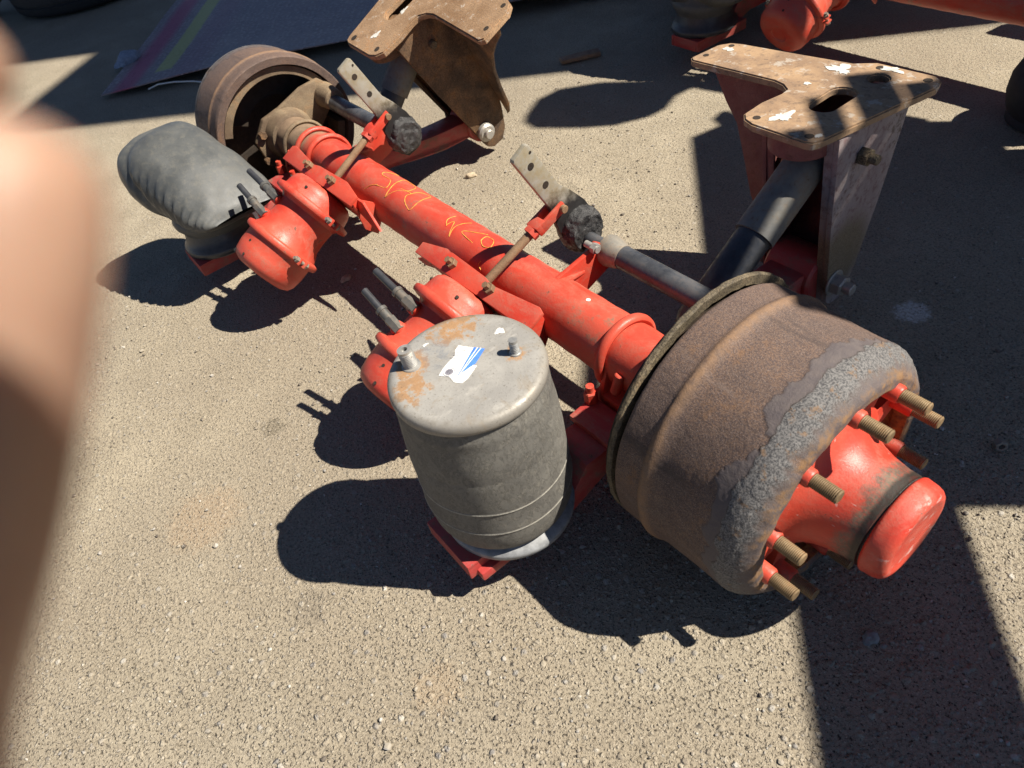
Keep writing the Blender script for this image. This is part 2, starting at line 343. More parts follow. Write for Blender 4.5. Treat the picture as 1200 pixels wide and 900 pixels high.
for st in WR:
    pts = []
    for k in range(len(st)-1):
        p0, p1, p2, p3 = (st[max(0, min(len(st)-1, k+j))] for j in (-1, 0, 1, 2))
        for q in np.linspace(0, 1, 8, endpoint=False):
            f = [.5*((2*p1[i])+(-p0[i]+p2[i])*q+(2*p0[i]-5*p1[i]+4*p2[i]-p3[i])*q*q+(-p0[i]+3*p1[i]-3*p2[i]+p3[i])*q**3) for i in (0, 1)]
            pts.append((f[0], (RT+.0003)*math.cos(R(f[1])), ZA+(RT+.0003)*math.sin(R(f[1]))))
    f = st[-1]; pts.append((f[0], RT*math.cos(R(f[1])), ZA+RT*math.sin(R(f[1]))))
    MB().tube(pts, [.0008*(1+.55*noise.noise((k*.45, st[0][0]*50, 0))) for k in range(len(pts))], 6).build('marker_stroke', M['yellow'], tube)
def splat(name, cx, cy, z, r, mat, parent, n=26, seed=0, el=1.0):       # an irregular flake of paint or paper, half a millimetre thick
    n = 44; pl = []
    for i in range(n):
        a = 2*math.pi*i/n; q = Vector((math.cos(a)*1.1+seed*3.3, math.sin(a)*1.1, seed)); k = .72+.75*noise.noise(q)+.30*noise.noise(q*3.5)+.16*noise.noise(q*9); k = max(.22, k)
        pl.append((cx+math.cos(a)*r*el*k, cy+math.sin(a)*r*k))
    return MB().prism(pl, lambda a, b, c: (a, b, c), z, z+.0005).build(name, mat, parent)
for x, a, r in ((.478, 82, .0045),):
    pl = [(x+math.cos(k)*r, R(a)+math.sin(k)*r/RT) for k in np.linspace(0, 2*math.pi, 14, endpoint=False)]
    MB().prism(pl, lambda u, w, q: (u, (RT+q)*math.cos(w), ZA+(RT+q)*math.sin(w)), .0002, .0009).build('paint_spot', M['white'], tube)

# brake drums
def make_drum(near):
    prof = [(.985, .001), (.985, .19), (.970, .204), (.789, .206), (.789, .2265), (.793, .2295), (.832, .2295), (.840, .2300), (.843, .2318), (.8455, .2335), (.849, .2340), (.853, .2336), (.860, .2305), (.868, .2278), (.876, .2266),
            (.92, .2250), (.955, .2240), (.974, .2236), (.990, .2226), (1.000, .2205), (1.009, .2158), (1.018, .2085), (1.026, .2000), (1.0305, .1940), (1.0325, .189), (1.0325, .176), (1.030, .173), (1.001, .171), (.997, .168), (.995, .14), (.995, .001)]
    out = []
    for (a, b), (c_, d_) in zip(prof, prof[1:]):
        L = math.hypot(c_-a, d_-b); k = max(1, int(L/((.0016 if a > .90 else .0035) if near else .012))) if b > .16 and d_ > .16 else 1
        out += [(a+(c_-a)*i/k, b+(d_-b)*i/k) for i in range(k)]
    out.append(prof[-1]); nseg = 420 if near else 128
    mb = MB().lathe((0, 0, 0), AX, out, nseg)
    o = mb.build('brake_drum', M['drum'], axle, ang=40, loc=(0, 0, ZA) if near else (2*X0, 0, ZA)); 
    if not near: o.rotation_euler = (0, 0, math.pi)
    me = o.data
    at = {k: me.attributes.new(k, 'FLOAT', 'POINT') for k in ('bead', 'crust', 'flake', 'web')}
    val = {k: np.zeros(len(me.vertices), np.float32) for k in at}
    NR = [v.normal.copy() for v in me.vertices]; CO = [v.co.copy() for v in me.vertices]
    for i, v in enumerate(CO):
        x, y, z = v; rr = math.hypot(y, z)
        if x > .99 and rr < .1735: val['web'][i] = 1
        if rr < .1715 or (x < .99 and rr < .2075): continue
        th = math.atan2(z, y); q = Vector((math.cos(th)*2.2, math.sin(th)*2.2, 0)); e1 = noise.fractal(q*1.4, 1, 2, 5); e2 = noise.fractal(q*1.1+Vector((5, 1, 3)), 1, 2, 5); e3 = noise.noise(q*9)
        def sm(a, b, u): u = min(1, max(0, (u-a)/(b-a))); return u*u*(3-2*u)
        xb = .983+.015*e1+.005*e3
        cr = sm(xb, xb+.0035, x)*(1-sm(1.014, 1.030, x+.010*e3)); xf = xb-.010-.034*max(0, e2+.20); fl = sm(xf, xf+.003, x)*(1-cr)*(1 if e2 > -.35 else 0)
        val['crust'][i] = cr; val['flake'][i] = fl; val['bead'][i] = sm(.840, .845, x)*(1-sm(.852, .868, x))
        nr = NR[i]; rough = noise.fractal(v*150, .9, 2, 4); 
        CO[i] = v+nr*(cr*(.0017+.0006*rough)+.0016*sm(1.016, 1.028, x)*noise.noise(v*38)+fl*.0010+.0003*rough+.0006*noise.noise(v*25))
    me.vertices.foreach_set('co', np.array(CO, np.float32).ravel()); me.update()
    for k in at: at[k].data.foreach_set('value', val[k])
    return o
drumN = make_drum(True); drumF = make_drum(False)
# wheel studs in the near drum, scalloped hub flange, hub barrel and cap
def make_hub(parent_drum, near):
    sgn = 1
    def th(r, pitch, x0, x1, nn=18):
        pr = [(x0, 0), (x0, r)]; k = int((x1-x0-.004)/pitch)
        for i in range(k): pr += [(x0+.002+i*pitch, r), (x0+.002+(i+.5)*pitch, r-.0011)]
        return pr+[(x1-.002, r), (x1, r-.002), (x1, 0)]
    for k in range(10):
        a = R(20+36*k); y, z = .1675*math.cos(a), .1675*math.sin(a)
        s = MB().lathe((0, y, z), AX, th(.0108, .0026, 1.028, 1.082), 18).build('stud', M['thread'], parent_drum, ang=25)
        MB().lathe((0, y, z), AX, [(1.018, 0), (1.018, .0135), (1.040, .0135), (1.042, .0125), (1.042, 0)], 18).build('stud_collar', M['paint'], s) if False else None
        MB().lathe((0, y, z), AX, [(1.006, .001), (1.006, .0142), (1.039, .0142), (1.042, .0125), (1.042, .001)], 18).build('stud_collar', M['paint'], parent_drum)
    n = 120; pl = []
    for i in range(n):
        a = 2*math.pi*i/n; cphase = math.cos(10*(a-R(20))); r = .146+.030*max(-1, min(1, cphase*1.5+.15)); pl.append((r*math.cos(a), r*math.sin(a)))
    hub = MB().prism(pl, lambda u, w, q: (q, u, w), .997, 1.010)
    hub.lathe((0, 0, 0), AX, [(1.009, .130), (1.014, .121), (1.022, .108), (1.034, .097), (1.049, .089), (1.068, .083), (1.096, .0785), (1.112, .0785), (1.1135, .076), (1.1135, .001)], 64)
    ho = hub.build('hub', M['paint_hub'], axle, ang=38, bevel=0, loc=parent_drum.location, rot=parent_drum.rotation_euler)
    MB().lathe((0, 0, 0), AX, [(1.1125, .001), (1.1125, .0745), (1.1165, .0745), (1.1165, .001)], 64).build('seal_ring', M['grease'], ho)
    MB().lathe((0, 0, 0), AX, [(1.116, .001), (1.116, .0765), (1.118, .0795), (1.121, .0808), (1.126, .0802), (1.137, .0790), (1.1445, .0765), (1.1495, .0720), (1.1520, .0660), (1.1518, .0600), (1.1500, .0550), (1.1495, .020), (1.1495, .001)], 64).build('hub_cap', M['paint_cap'], ho, ang=50)
    return ho
make_hub(drumN, True); make_hub(drumF, False)
# dirty ring of the dust shield in front of the near drum
pr = [(.764, .218), (.764, .2335), (.767, .2360), (.772, .2360), (.7745, .2335), (.7745, .218)]
MB().lathe((0, 0, ZA), (1, .012, -.004), pr, 260, closed=True).build('dust_shield', M['rust_olive'], axle, jig=.0017)
MB().lathe((0, 0, ZA), AX, [(.760, .05), (.760, .219), (.766, .219), (.766, .05)], 64, closed=True).build('dust_shield_plate', M['dark'], axle)
# far brake: shoes, spider and anchor seen through the open drum
xf = mir(.789)
for a0, a1 in ((R(-72), R(78)), (R(102), R(262))):
    s = MB().lathe((xf-.012, 0, ZA), (-1, 0, 0), [(0, .176), (0, .200), (.15, .200), (.15, .176)], 40, a0, a1, closed=True).build('brake_lining', M['tan'], axle)
    MB().lathe((xf-.085, 0, ZA), (-1, 0, 0), [(0, .10), (0, .174), (.012, .174), (.012, .10)], 40, a0+.1, a1-.1, closed=True).build('brake_shoe', M['dark'], s)
pl = [(-.115, -.075), (-.13, .02), (-.075, .085), (0, .10), (.085, .115), (.15, .12), (.185, .085), (.165, .03), (.09, -.04), (.04, -.10), (-.05, -.12)]
pl = [(a*.86, b*.86) if a < .07 else (a, b) for a, b in pl]
sp = MB().prism(pl, lambda u, w, q: (q, u, ZA+w), xf-.014, xf+.006).build('brake_spider', M['tan'], axle, bevel=.004)
MB().cyl((xf-.03, .155, ZA+.065), (xf+.075, .155, ZA+.065), .042, .032, 28, .004).build('cam_support', M['tan'], sp)
MB().lathe((xf-.01, 0, ZA), AX, [(0, .05), (0, .085), (.02, .082), (.05, .072), (.055, .064), (.055, .05)], 40).build('spider_boss', M['tan'], sp)
for yy, zz in ((-.10, -.045), (-.085, .035), (-.06, -.09)): MB().cyl((xf, yy, ZA+zz), (xf+.02, yy, ZA+zz), .012, n=6).build('bolt', M['rust_brown'], sp)

def rbox(cx, cy, cz, sx, sy, sz): return MB().box((cx, cy, cz), (sx, sy, sz))
def side(near):
    S = (lambda x: x) if near else mir
    sg = 1 if near else -1
    # trailing arm: z-shaped bar from spring seat below the axle to the hanger eye
    xa = S(.637); w = .092
    pl = [(-.455, .060), (-.455, .083), (-.30, .083), (-.235, .112), (-.20, .156), (-.09, .158), (.06, .150), (.20, .138), (.42, .132), (.55, .128), (.55, .072), (.40, .072), (.2, .085), (0, .100), (-.14, .098), (-.24, .060)]
    xe = S(.578)
    def jog(u): k = min(1, max(0, (u-.06)/.36)); return (xe-xa)*k*k*(3-2*k)
    pl2 = []
    for (a, b), (c_, d_) in zip(pl, pl[1:]+pl[:1]):
        k = max(1, int(abs(c_-a)/.03)); pl2 += [(a+(c_-a)*i/k, b+(d_-b)*i/k) for i in range(k)]
    arm = MB().prism(pl2, lambda u, q, d: (d+jog(u), u, q), xa-w/2, xa+w/2).build('trailing_arm', M['paint_dirty'], axle, bevel=.005)
    MB().lathe((xe-.060, .55, .10), AX, [(0, .02), (0, .052), (.006, .058), (.114, .058), (.120, .052), (.120, .02)], 36).build('bushing_eye', M['paint_dirty'], arm)
    # clamp seat round the tube and its bolts
    seat = MB().box((xa+.0*sg, 0, .170), (.118, .16, .03)); seat.prism([(-.080, .155), (-.080, .185), (-.066, ZA+.0), (-.045, ZA+.045), (.045, ZA+.045), (.066, ZA), (.080, .185), (.080, .155)], lambda u, q, d: (d, u, q), S(.588), S(.588)+sg*.012)
    seat.prism([(-.080, .155), (-.080, .182), (-.066, ZA-.01), (-.05, ZA+.03), (.05, ZA+.03), (.066, ZA-.01), (.080, .182), (.080, .155)], lambda u, q, d: (d, u, q), S(.688), S(.688)+sg*.012)
    so = seat.build('axle_seat', M['paint'], axle, bevel=.003)
    MB().prism([(-.150, .157), (-.150, .170), (-.088, .176), (-.088, .157)], lambda u, q, d: (d, u, q), xa-.056, xa+.056).build('clamp_plate', M['paint_dirty'], so, bevel=.002)
    for dx in (-.05, .05):
        b = MB().cyl((xa+dx, -.098, .172), (xa+dx, -.098, .200), .0135, n=6, c=.002); b.cyl((xa+dx, -.098, .199), (xa+dx, -.098, .214), .008, n=12)
        b.build('clamp_bolt', M['paint'], so)
    b = MB().cyl((xa-.01, -.072, .205), (xa-.005, -.060, .246), .0105, n=16, c=.002); b.build('lug', M['paint'], so)
    # spring seat: an open channel with turned-down lips
    x0, x1 = S(.537), S(.668); xl, xr = min(x0, x1), max(x0, x1)
    ch = MB().box(((xl+xr)/2, -.345, .1005), (xr-xl, .25, .009)); ch.box((xl+.004, -.345, .083), (.008, .25, .030)); ch.box((xr-.004, -.345, .083), (.008, .25, .030)); ch.box(((xl+xr)/2, -.466, .083), (xr-xl-.018, .008, .030))
    ch.build('spring_seat', M['paint_dirty'], axle, bevel=.0025)
    # camshaft, its support and slack adjuster
    cy, cz = .152, .287
    c0 = S(.30); c1 = S(.80)
    sh = MB().cyl((S(.395), cy, cz), (c1, cy, cz), .0245, n=32); sh.cyl((c0-.03*sg, cy, cz), (S(.40), cy, cz), .017, n=24)
    cso = sh.build('camshaft', M['cam'], axle)
    MB().lathe((S(.392), cy, cz), (sg, 0, 0), [(-.012, .018), (-.012, .032), (.002, .034), (.016, .031), (.036, .0258), (.036, .018)], 32).build('shaft_collar', M['steel'], cso)
    br = MB().prism([(-.008, ZA+.058), (.052, ZA+.03), (.066, ZA-.02), (cy+.012, cz-.040), (cy+.035, cz-.015), (cy-.030, cz+.034), (cy-.045, cz+.02)], lambda u, q, d: (d, u, q), S(.372), S(.372)+sg*.011)
    br.prism([(S(.352), .010), (S(.400), .010), (S(.384), .085), (S(.372), .085)], lambda u, q, d: (u, q, ZA+.060-q*.25+d), -.004, .004)
    bo = br.build('camshaft_bracket', M['paint'], axle, bevel=.002)
    for yy, zz in ((cy-.040, cz+.028), (cy+.022, cz-.026)):
        q = MB().cyl((S(.362), yy, zz), (S(.398), yy, zz), .0075, n=12); q.cyl((S(.383), yy, zz), (S(.395), yy, zz), .0115, n=6); q.build('bolt', M['steel_pale'], bo)
    # slack adjuster lever
    xs = S(.292); rot = 0 if near else R(-4)
    def ls(al, ac):      # along lever, across lever -> (y, z)
        dy, dz = (-.47, .883) if near else (-.42, .907)
        return (cy+.004+dy*al+dz*ac, cz+.012+dz*al-dy*ac)
    prof = [(-.045, -.030), (-.02, -.043), (.03, -.043), (.075, -.034), (.115, -.0235), (.262, -.0225), (.266, -.018), (.266, .018), (.262, .0225), (.135, .0225), (.10, .034), (.05, .045), (.0, .046), (-.035, .036), (-.05, .005)]
    lev = MB().prism([ls(a, b) for a, b in prof], lambda u, q, d: (d, u, q), xs-.0065, xs+.0065)
    lo = lev.build('slack_adjuster', M['lever'], axle, bevel=.002)
    for al, r in ((.225, .0075), (.165, .0075)):
        y, z = ls(al, .0); MB().cyl((xs-.0072, y, z), (xs+.0072, y, z), r, n=18).build('lever_hole', M['dark'], lo)  # dark discs stand in for the shade inside the lever holes
    y, z = ls(.248, .016); MB().cyl((xs-.0072, y, z), (xs+.0072, y, z), .003, n=10).build('lever_hole', M['dark'], lo)
    # greasy hub of the lever
    bm = bmesh.new(); bmesh.ops.create_icosphere(bm, subdivisions=5, radius=1)
    for v in bm.verts:
        p = v.co.copy(); e = .75*noise.fractal(p*1.9+Vector((3.1 if near else 8.2, 0, 0)), .8, 2, 6); cx_ = max(-1, min(1, p.x*1.7))
        rad = math.hypot(p.y, p.z); k = (1-abs(p.x)**6)**.5 if abs(p.x) < 1 else 0
        a_, c_ = p.z*.052, p.y*.049
        v.co = Vector((xs+sg*.004+cx_*.030, 0, 0)); yy, zz = ls(a_*(1+.13*e)+.006, c_*(1+.13*e)); v.co.y, v.co.z = yy, zz; v.co.x += .006*e
    me = bpy.data.meshes.new('grease_hub'); bm.to_mesh(me); bm.free()
    for p in me.polygons: p.use_smooth = True
    me.materials.append(M['grease']); link('grease_hub', me, lo)
    # push rod with clevis
    pb = Vector((S(.2687), -.117, .276)); pd = Vector((xs, .104, .382)) if near else Vector((xs, .112, .380)); dr = (pd-pb).normalized()
    pt = pd-dr*.062
    MB().cyl(pb-dr*.01, pt, .0095, n=16).build('push_rod', M['rod'], axle)
    u = AX; wv_ = dr.cross(u).normalized(); rm = Matrix((u, dr, wv_)).transposed()
    cv = MB().box(pt+dr*.006, (.034, .026, .026), rm)
    for k in (-1, 1): cv.box(pt+dr*.038+u*k*.0135, (.008, .066, .024), rm)
    co = cv.build('clevis', M['paint'], axle, bevel=.003)
    MB().cyl(pd-u*.026, pd+u*.026, .0085, n=18, c=.001).build('clevis_pin', M['rod'], co)
    MB().lathe(pt-dr*.013, dr, [(-.006, .009), (-.006, .017), (.006, .017), (.006, .009)], 6).build('lock_nut', M['paint'], co)
    # chamber bracket: folded plate and gussets welded to the tube
    x0, x1 = S(.075), S(.475)
    def pf(u, q, d): return pb + Vector((u-pb.x, 0, 0)) + UP*q + DV*d
    bk = MB().prism([(S(.165), -.075), (S(.10), .018), (S(.10), .034), (S(.445), .034), (S(.445), .0), (S(.385), -.075)], pf, -.004, .004)
    lip = [(S(.085), 0), (S(.085), -.028), (S(.16), -.045), (S(.30), -.040), (S(.33), -.034), (S(.46), -.050), (S(.475), -.044), (S(.475), 0)]
    bk.prism(lip, lambda u, q, d: pf(u, .037+d, q+.004), -.0042, .0042)
    for xg in (.13, .415):
        g = S(xg); bk.prism([(-.118, .305), (-.060, .262), (-.050, .215), (-.075, .175), (-.105, .205)], lambda u, q, d: (d, u, q), g-.004, g+.004)
    # long brace that fans out along the tube
    bk.prism([(S(.02), -.012), (S(.055), -.014), (S(.20), .022), (S(.20), .036), (S(.10), .040)], lambda u, q, d: (u, -.098+.20*(q-.03)+d, .292+q*.9-.036), -.0035, .0035)
    bko = bk.build('chamber_bracket', M['paint'], axle, bevel=.0016)
    for xn in (.205, .335):
        p = pf(S(xn), .041, -.020); q = MB().lathe(p, UP, [(0, 0), (0, .0125), (.010, .0125), (.0115, .011), (.0115, .0075), (.022, .0072), (.022, 0)], 6).build('bracket_nut', M['rod'], bko)
    # brake chamber
    o = pb.copy()
    prof = [(.006, .001), (.006, .062), (.009, .074), (.018, .084), (.032, .089), (.050, .0915), (.056, .0955), (.070, .0955), (.074, .086), (.082, .0795), (.120, .0775), (.150, .080), (.165, .087), (.178, .0915), (.183, .0955), (.195, .0955), (.201, .0915), (.235, .0915), (.262, .088), (.276, .080), (.283, .066), (.2855, .045), (.2855, .030), (.281, .026), (.281, .001)]
    ch = MB().lathe(o, DV, prof, 64).build('brake_chamber', M['paint'], axle, ang=35)
    for s_, rr in ((.063, .1075), (.189, .1055)):
        cb = MB().lathe(o+DV*s_, DV, [(-.0115, .0925), (-.0075, rr-.002), (-.004, rr), (.004, rr), (.0075, rr-.002), (.0115, .0925)], 64, closed=True).build('clamp_band', M['paint'], ch)
        for k in (-1, 1):
            u_ = Vector((k, 0, 0)); c_ = o+DV*s_+u_*(rr+.006)
            e = MB().box(c_+UP*.009, (.026, .020, .006), Matrix((u_, DV, UP)).transposed()); e.box(c_-UP*.009, (.026, .020, .006), Matrix((u_, DV, UP)).transposed())
            e.build('clamp_ear', M['paint'], ch, bevel=.0015)
            q = MB().cyl(c_+u_*.004-UP*.018, c_+u_*.004+UP*.026, .0048, n=12); q.cyl(c_+u_*.004+UP*.012, c_+u_*.004+UP*.020, .0085, n=6); q.cyl(c_+u_*.004-UP*.012, c_+u_*.004-UP*.019, .0085, n=6); q.build('clamp_nut', M['steel'], ch)
    for a_, s_ in ((60, .032), (125, .032), (80, .225), (140, .235), (75, .262)):
        d_ = Vector((math.cos(R(a_))*1, 0, 0))+UP*math.sin(R(a_)); p = o+DV*s_+d_*(.0915 if s_ < .25 else .0883)
        MB().cyl(p-d_*.003, p+d_*.0006, .0036, n=12).build('vent_hole', M['dark'], ch)  # dark plug painted in for the shade of a vent
    # two cut air lines in brass fittings, both pointing the same way
    for s_, tip, L in ((.100, Vector((-.86, -.06, .30)), .118), (.152, Vector((-.80, -.04, .40)), .104)):
        base = o+DV*s_+UP*.072+Vector((-.030, 0, 0)); d_ = tip.normalized()
        MB().cyl(base-UP*.02, base+UP*.016, .017, .0145, 20, .002).build('port_boss', M['paint'], ch)
        b2 = base+UP*.014
        f_ = MB().cyl(b2-d_*.012, b2+d_*.022, .0125, n=6); f_.cyl(b2+d_*.022, b2+d_*.042, .0105, n=20); f_.cyl(b2+d_*.042, b2+d_*.05, .0125, n=20)
        f_.build('hose_fitting', M['fitting'], ch)
        MB().lathe(b2, d_, [(.048, .0045), (.048, .0078), (L, .0078), (L, .0045), (.06, .0045)], 16).build('air_line', M['plastic_black'], ch)
    return arm
t = NT('oily_lever_steel'); Zc = t.xyz()[2]; n1 = t.noise(30, 7, .7); n2 = t.noise(160, 5, .7)
c = t.mix(t.map(n1, .35, .65), (.30, .25, .16), (.33, .31, .26)); c = t.mix(t.map(n2, .6, .72, 0, .5), c, (.12, .09, .06))
c = t.mix(t.map(t.add(Zc, t.mul(t.add(n1, -.5), .10)), .425, .375), c, (.022, .021, .021))
M['lever'] = t.done(c, t.map(n1, .3, .7, .4, .7), .25, t.bump(n2, .4, .001))
side(True); side(False)

# ------------------------------------------------------------------ near air spring (standing), far air spring (collapsed)
sx_, sy_, zb, zt = .6014, -.3351, .1065, .4537
rub = M['rubber']
prof = [(.122, .104), (.127, .113), (.136, .1225), (.150, .1270), (.172, .1285)]
for zc_ in (.192, .243): q_ = .1290-.045*(zc_-.19); prof += [(zc_-.012, q_), (zc_-.0035, q_), (zc_-.0018, q_), (zc_-.0007, q_+.0011), (zc_+.0007, q_+.0011), (zc_+.0018, q_), (zc_+.0035, q_), (zc_+.012, q_)]
prof += [(.30, .1262), (.317, .1256), (.320, .1250), (.323, .1255), (.36, .1238), (.385, .1218), (.402, .1208), (.408, .1214), (.412, .1203), (.428, .1185), (.437, .1165), (.441, .1145), (.442, .09), (.442, .001)]
prof = sorted(prof[:-3], key=lambda p: p[0])+prof[-3:]
sp1 = MB().lathe((sx_, sy_, 0), (0, 0, 1), prof, 96).build('air_spring', rub, axle, ang=50)
for v in sp1.data.vertices:      # the bellows sag a little to one side
    a = math.atan2(v.co.y-sy_, v.co.x-sx_); q = math.sin((v.co.z-.12)/.32*math.pi) if .12 < v.co.z < .44 else 0
    v.co.x += .004*q*math.cos(a-1.0)+.0012*noise.noise(v.co*14); v.co.y += .002*q*math.sin(a)
t = NT('galvanised_lid'); n1 = t.noise(12, 7, .65); n2 = t.noise(70, 8, .72); n3 = t.noise(260, 5, .7)
c = t.mix(t.map(n1, .35, .65), (.27, .258, .238), (.35, .335, .305)); c = t.mix(t.map(n2, .50, .68, 0, .6), c, (.215, .205, .19)); c = t.mix(t.map(t.noise(45, 5, .7, t.scale((1, .35, 1))), .58, .68, 0, .5), c, (.43, .41, .37))
def near_(p, a, b): return t.map(t.dist((sx_+p[0], sy_+p[1], zt)), b, a)
rm_ = t.mx(t.mx(near_((-.0627, -.0584), .012, .055), t.mul(near_((-.095, .04), .02, .085), .95)), t.mx(near_((.0363, .0674), .005, .034), t.mul(near_((-.02, -.085), .015, .055), .85)))
rf = t.map(t.add(t.mul(rm_, .32), t.add(t.mul(n2, .95), t.mul(n1, .10))), .70, .84)
c = t.mix(t.mul(rf, .85), c, t.mix(t.map(n2, .3, .7), (.46, .22, .06), (.30, .17, .08)))
rd = t.add(t.dist((sx_, sy_, zt)), t.mul(t.add(n2, -.5), .035)); c = t.mix(t.map(rd, .104, .122, 0, .6), c, (.17, .15, .12)); c = t.mix(t.mul(t.map(n3, .60, .66), .75), c, (.07, .055, .04)); c = t.mix(t.map(t.noise(22, 5, .7, None, 1), .54, .64, 0, .35), c, (.24, .19, .13)); c = t.mix(t.mul(t.mul(near_((-.055, -.02), .01, .05), t.map(n2, .45, .6)), .5), c, (.16, .18, .21))
M['lid'] = t.done(c, t.map(n2, .3, .7, .42, .7), .15, t.bump(n3, .3, .001, t.bump(n2, .25, .002)), .5)
lid = MB().lathe((sx_, sy_, 0), (0, 0, 1), [(.432, .118), (.431, .1205), (.433, .1225), (.439, .1232), (.446, .1225), (.4505, .119), (.4525, .113), (.4532, .105), (.4537, .09), (.4537, .001)], 96).build('top_plate', M['lid'], sp1, ang=60)
bs = MB().lathe((sx_+.003, sy_+.001, 0), (.05, .01, 1), [(.105, .001), (.105, .1170), (.108, .1205), (.117, .1215), (.121, .120), (.125, .114), (.130, .104), (.14, .09)], 80).build('piston', M['plastic'], sp1, ang=50)
def lstud(px, py, h, lean, sp):
    d_ = Vector(lean).normalized(); o = Vector((sx_+px, sy_+py, zt-.002)); r = .0088*sp
    pr = [(0, .0), (0, r*1.35), (.004, r*1.25), (.005, r)]
    for i in range(int((h-.008)/.003)): pr += [(.006+i*.003, r), (.0075+i*.003, r-.0009)]
    pr += [(h, r-.0006)] + ([(h, r*.45), (h-.006, r*.45), (h-.006, 0)] if sp > 1 else [(h, 0)])
    return MB().lathe(o, d_, pr, 20)
lstud(-.0627, -.0584, .036, (-.06, -.05, 1), 1.35).build('air_port', M['steel_pale'], sp1, ang=25)
lstud(.0363, .0674, .028, (-.03, .02, 1), .85).build('stud', M['steel_pale'], sp1, ang=25)
def flat(poly, z, mat, name, th=.0004):
    return MB().prism([(sx_+a, sy_+b) for a, b in poly], lambda u, q, d: (u, q, d), z, z+th).build(name, mat, sp1)
flat([(-.0119, -.0414), (.0010, -.0325), (.0105, -.0230), (.0246, -.0161), (.0264, -.0225), (.0225, -.0300), (.0175, -.0345)][::-1] if False else
     [(-.0119, -.0414), (.0030, -.0318), (.0175, -.0335), (.0275, -.0262), (.0262, -.0150), (.0205, -.0020), (.0145, .0105), (.0050, .0060), (-.0020, .0180), (-.0125, .0335), (-.0210, .0312), (-.0300, .0255), (-.0432, .0178), (-.0380, .0070), (-.0290, .0010), (-.0250, -.0130), (-.0190, -.0290)], zt+.0003, M['white'], 'sticker')
bl = [(.0101, -.0214), (-.0210, .0312), (-.0054, .0409), (.0096, .0121)]
flat(bl, zt+.0009, M['blue'], 'blue_print')
for f0, f1 in ((.30, .38), (.62, .69)):
    def lp(a, b, f): return (a[0]+(b[0]-a[0])*f, a[1]+(b[1]-a[1])*f)
    flat([lp(bl[0], bl[3], f0*.25), lp(bl[1], bl[2], f0), lp(bl[1], bl[2], f1), lp(bl[0], bl[3], f1*.25+.03)], zt+.0015, M['white'], 'white_line')
lc = Vector((-.0058, -.0262))
ux, uy = Vector((.0149, .0096)).normalized(), Vector((-.53, .85)).normalized()
for r0, r1, a0, a1 in ((.0092, .0082, .2, 2.9), (.0092, .0082, 3.4, 6.0), (.0066, .0056, 0, 6.283), (.0042, .0033, 0, 6.283)):
    ks = np.linspace(a0, a1, 24); pl = [lc+ux*r0*math.cos(k)+uy*r0*math.sin(k) for k in ks]+[lc+ux*r1*math.cos(k)+uy*r1*math.sin(k) for k in ks[::-1]]
    flat([(p.x, p.y) for p in pl], zt+.0009, M['grey_print'], 'emblem_ring')
for q in range(7):
    a = lc+ux*(-.0035+q*.0012); flat([(a.x-.0003, a.y-.0012), (a.x+.0003, a.y-.0012), (a.x+.0003, a.y+.0012), (a.x-.0003, a.y+.0012)], zt+.0009, M['grey_print'], 'emblem_bar')
for q in range(8):
    b0 = Vector((-.033+.0015*q*.3, .013-.0035*q)); 
    pl = [b0, b0+ux*(.010+.004*(q % 3)), b0+ux*(.010+.004*(q % 3))+uy*.0007, b0+uy*.0007]
    if q < 7: flat([(p.x, p.y) for p in pl], zt+.0009, M['grey_print'], 'print_line') if q % 2 == 0 else None
splat('paint_flake', sx_-.020, sy_+.080, zt+.0002, .011, M['white'], sp1, seed=3, el=.7)
splat('paint_flake', sx_-.085, sy_-.018, zt+.0002, .006, M['white'], sp1, seed=5, el=.6)

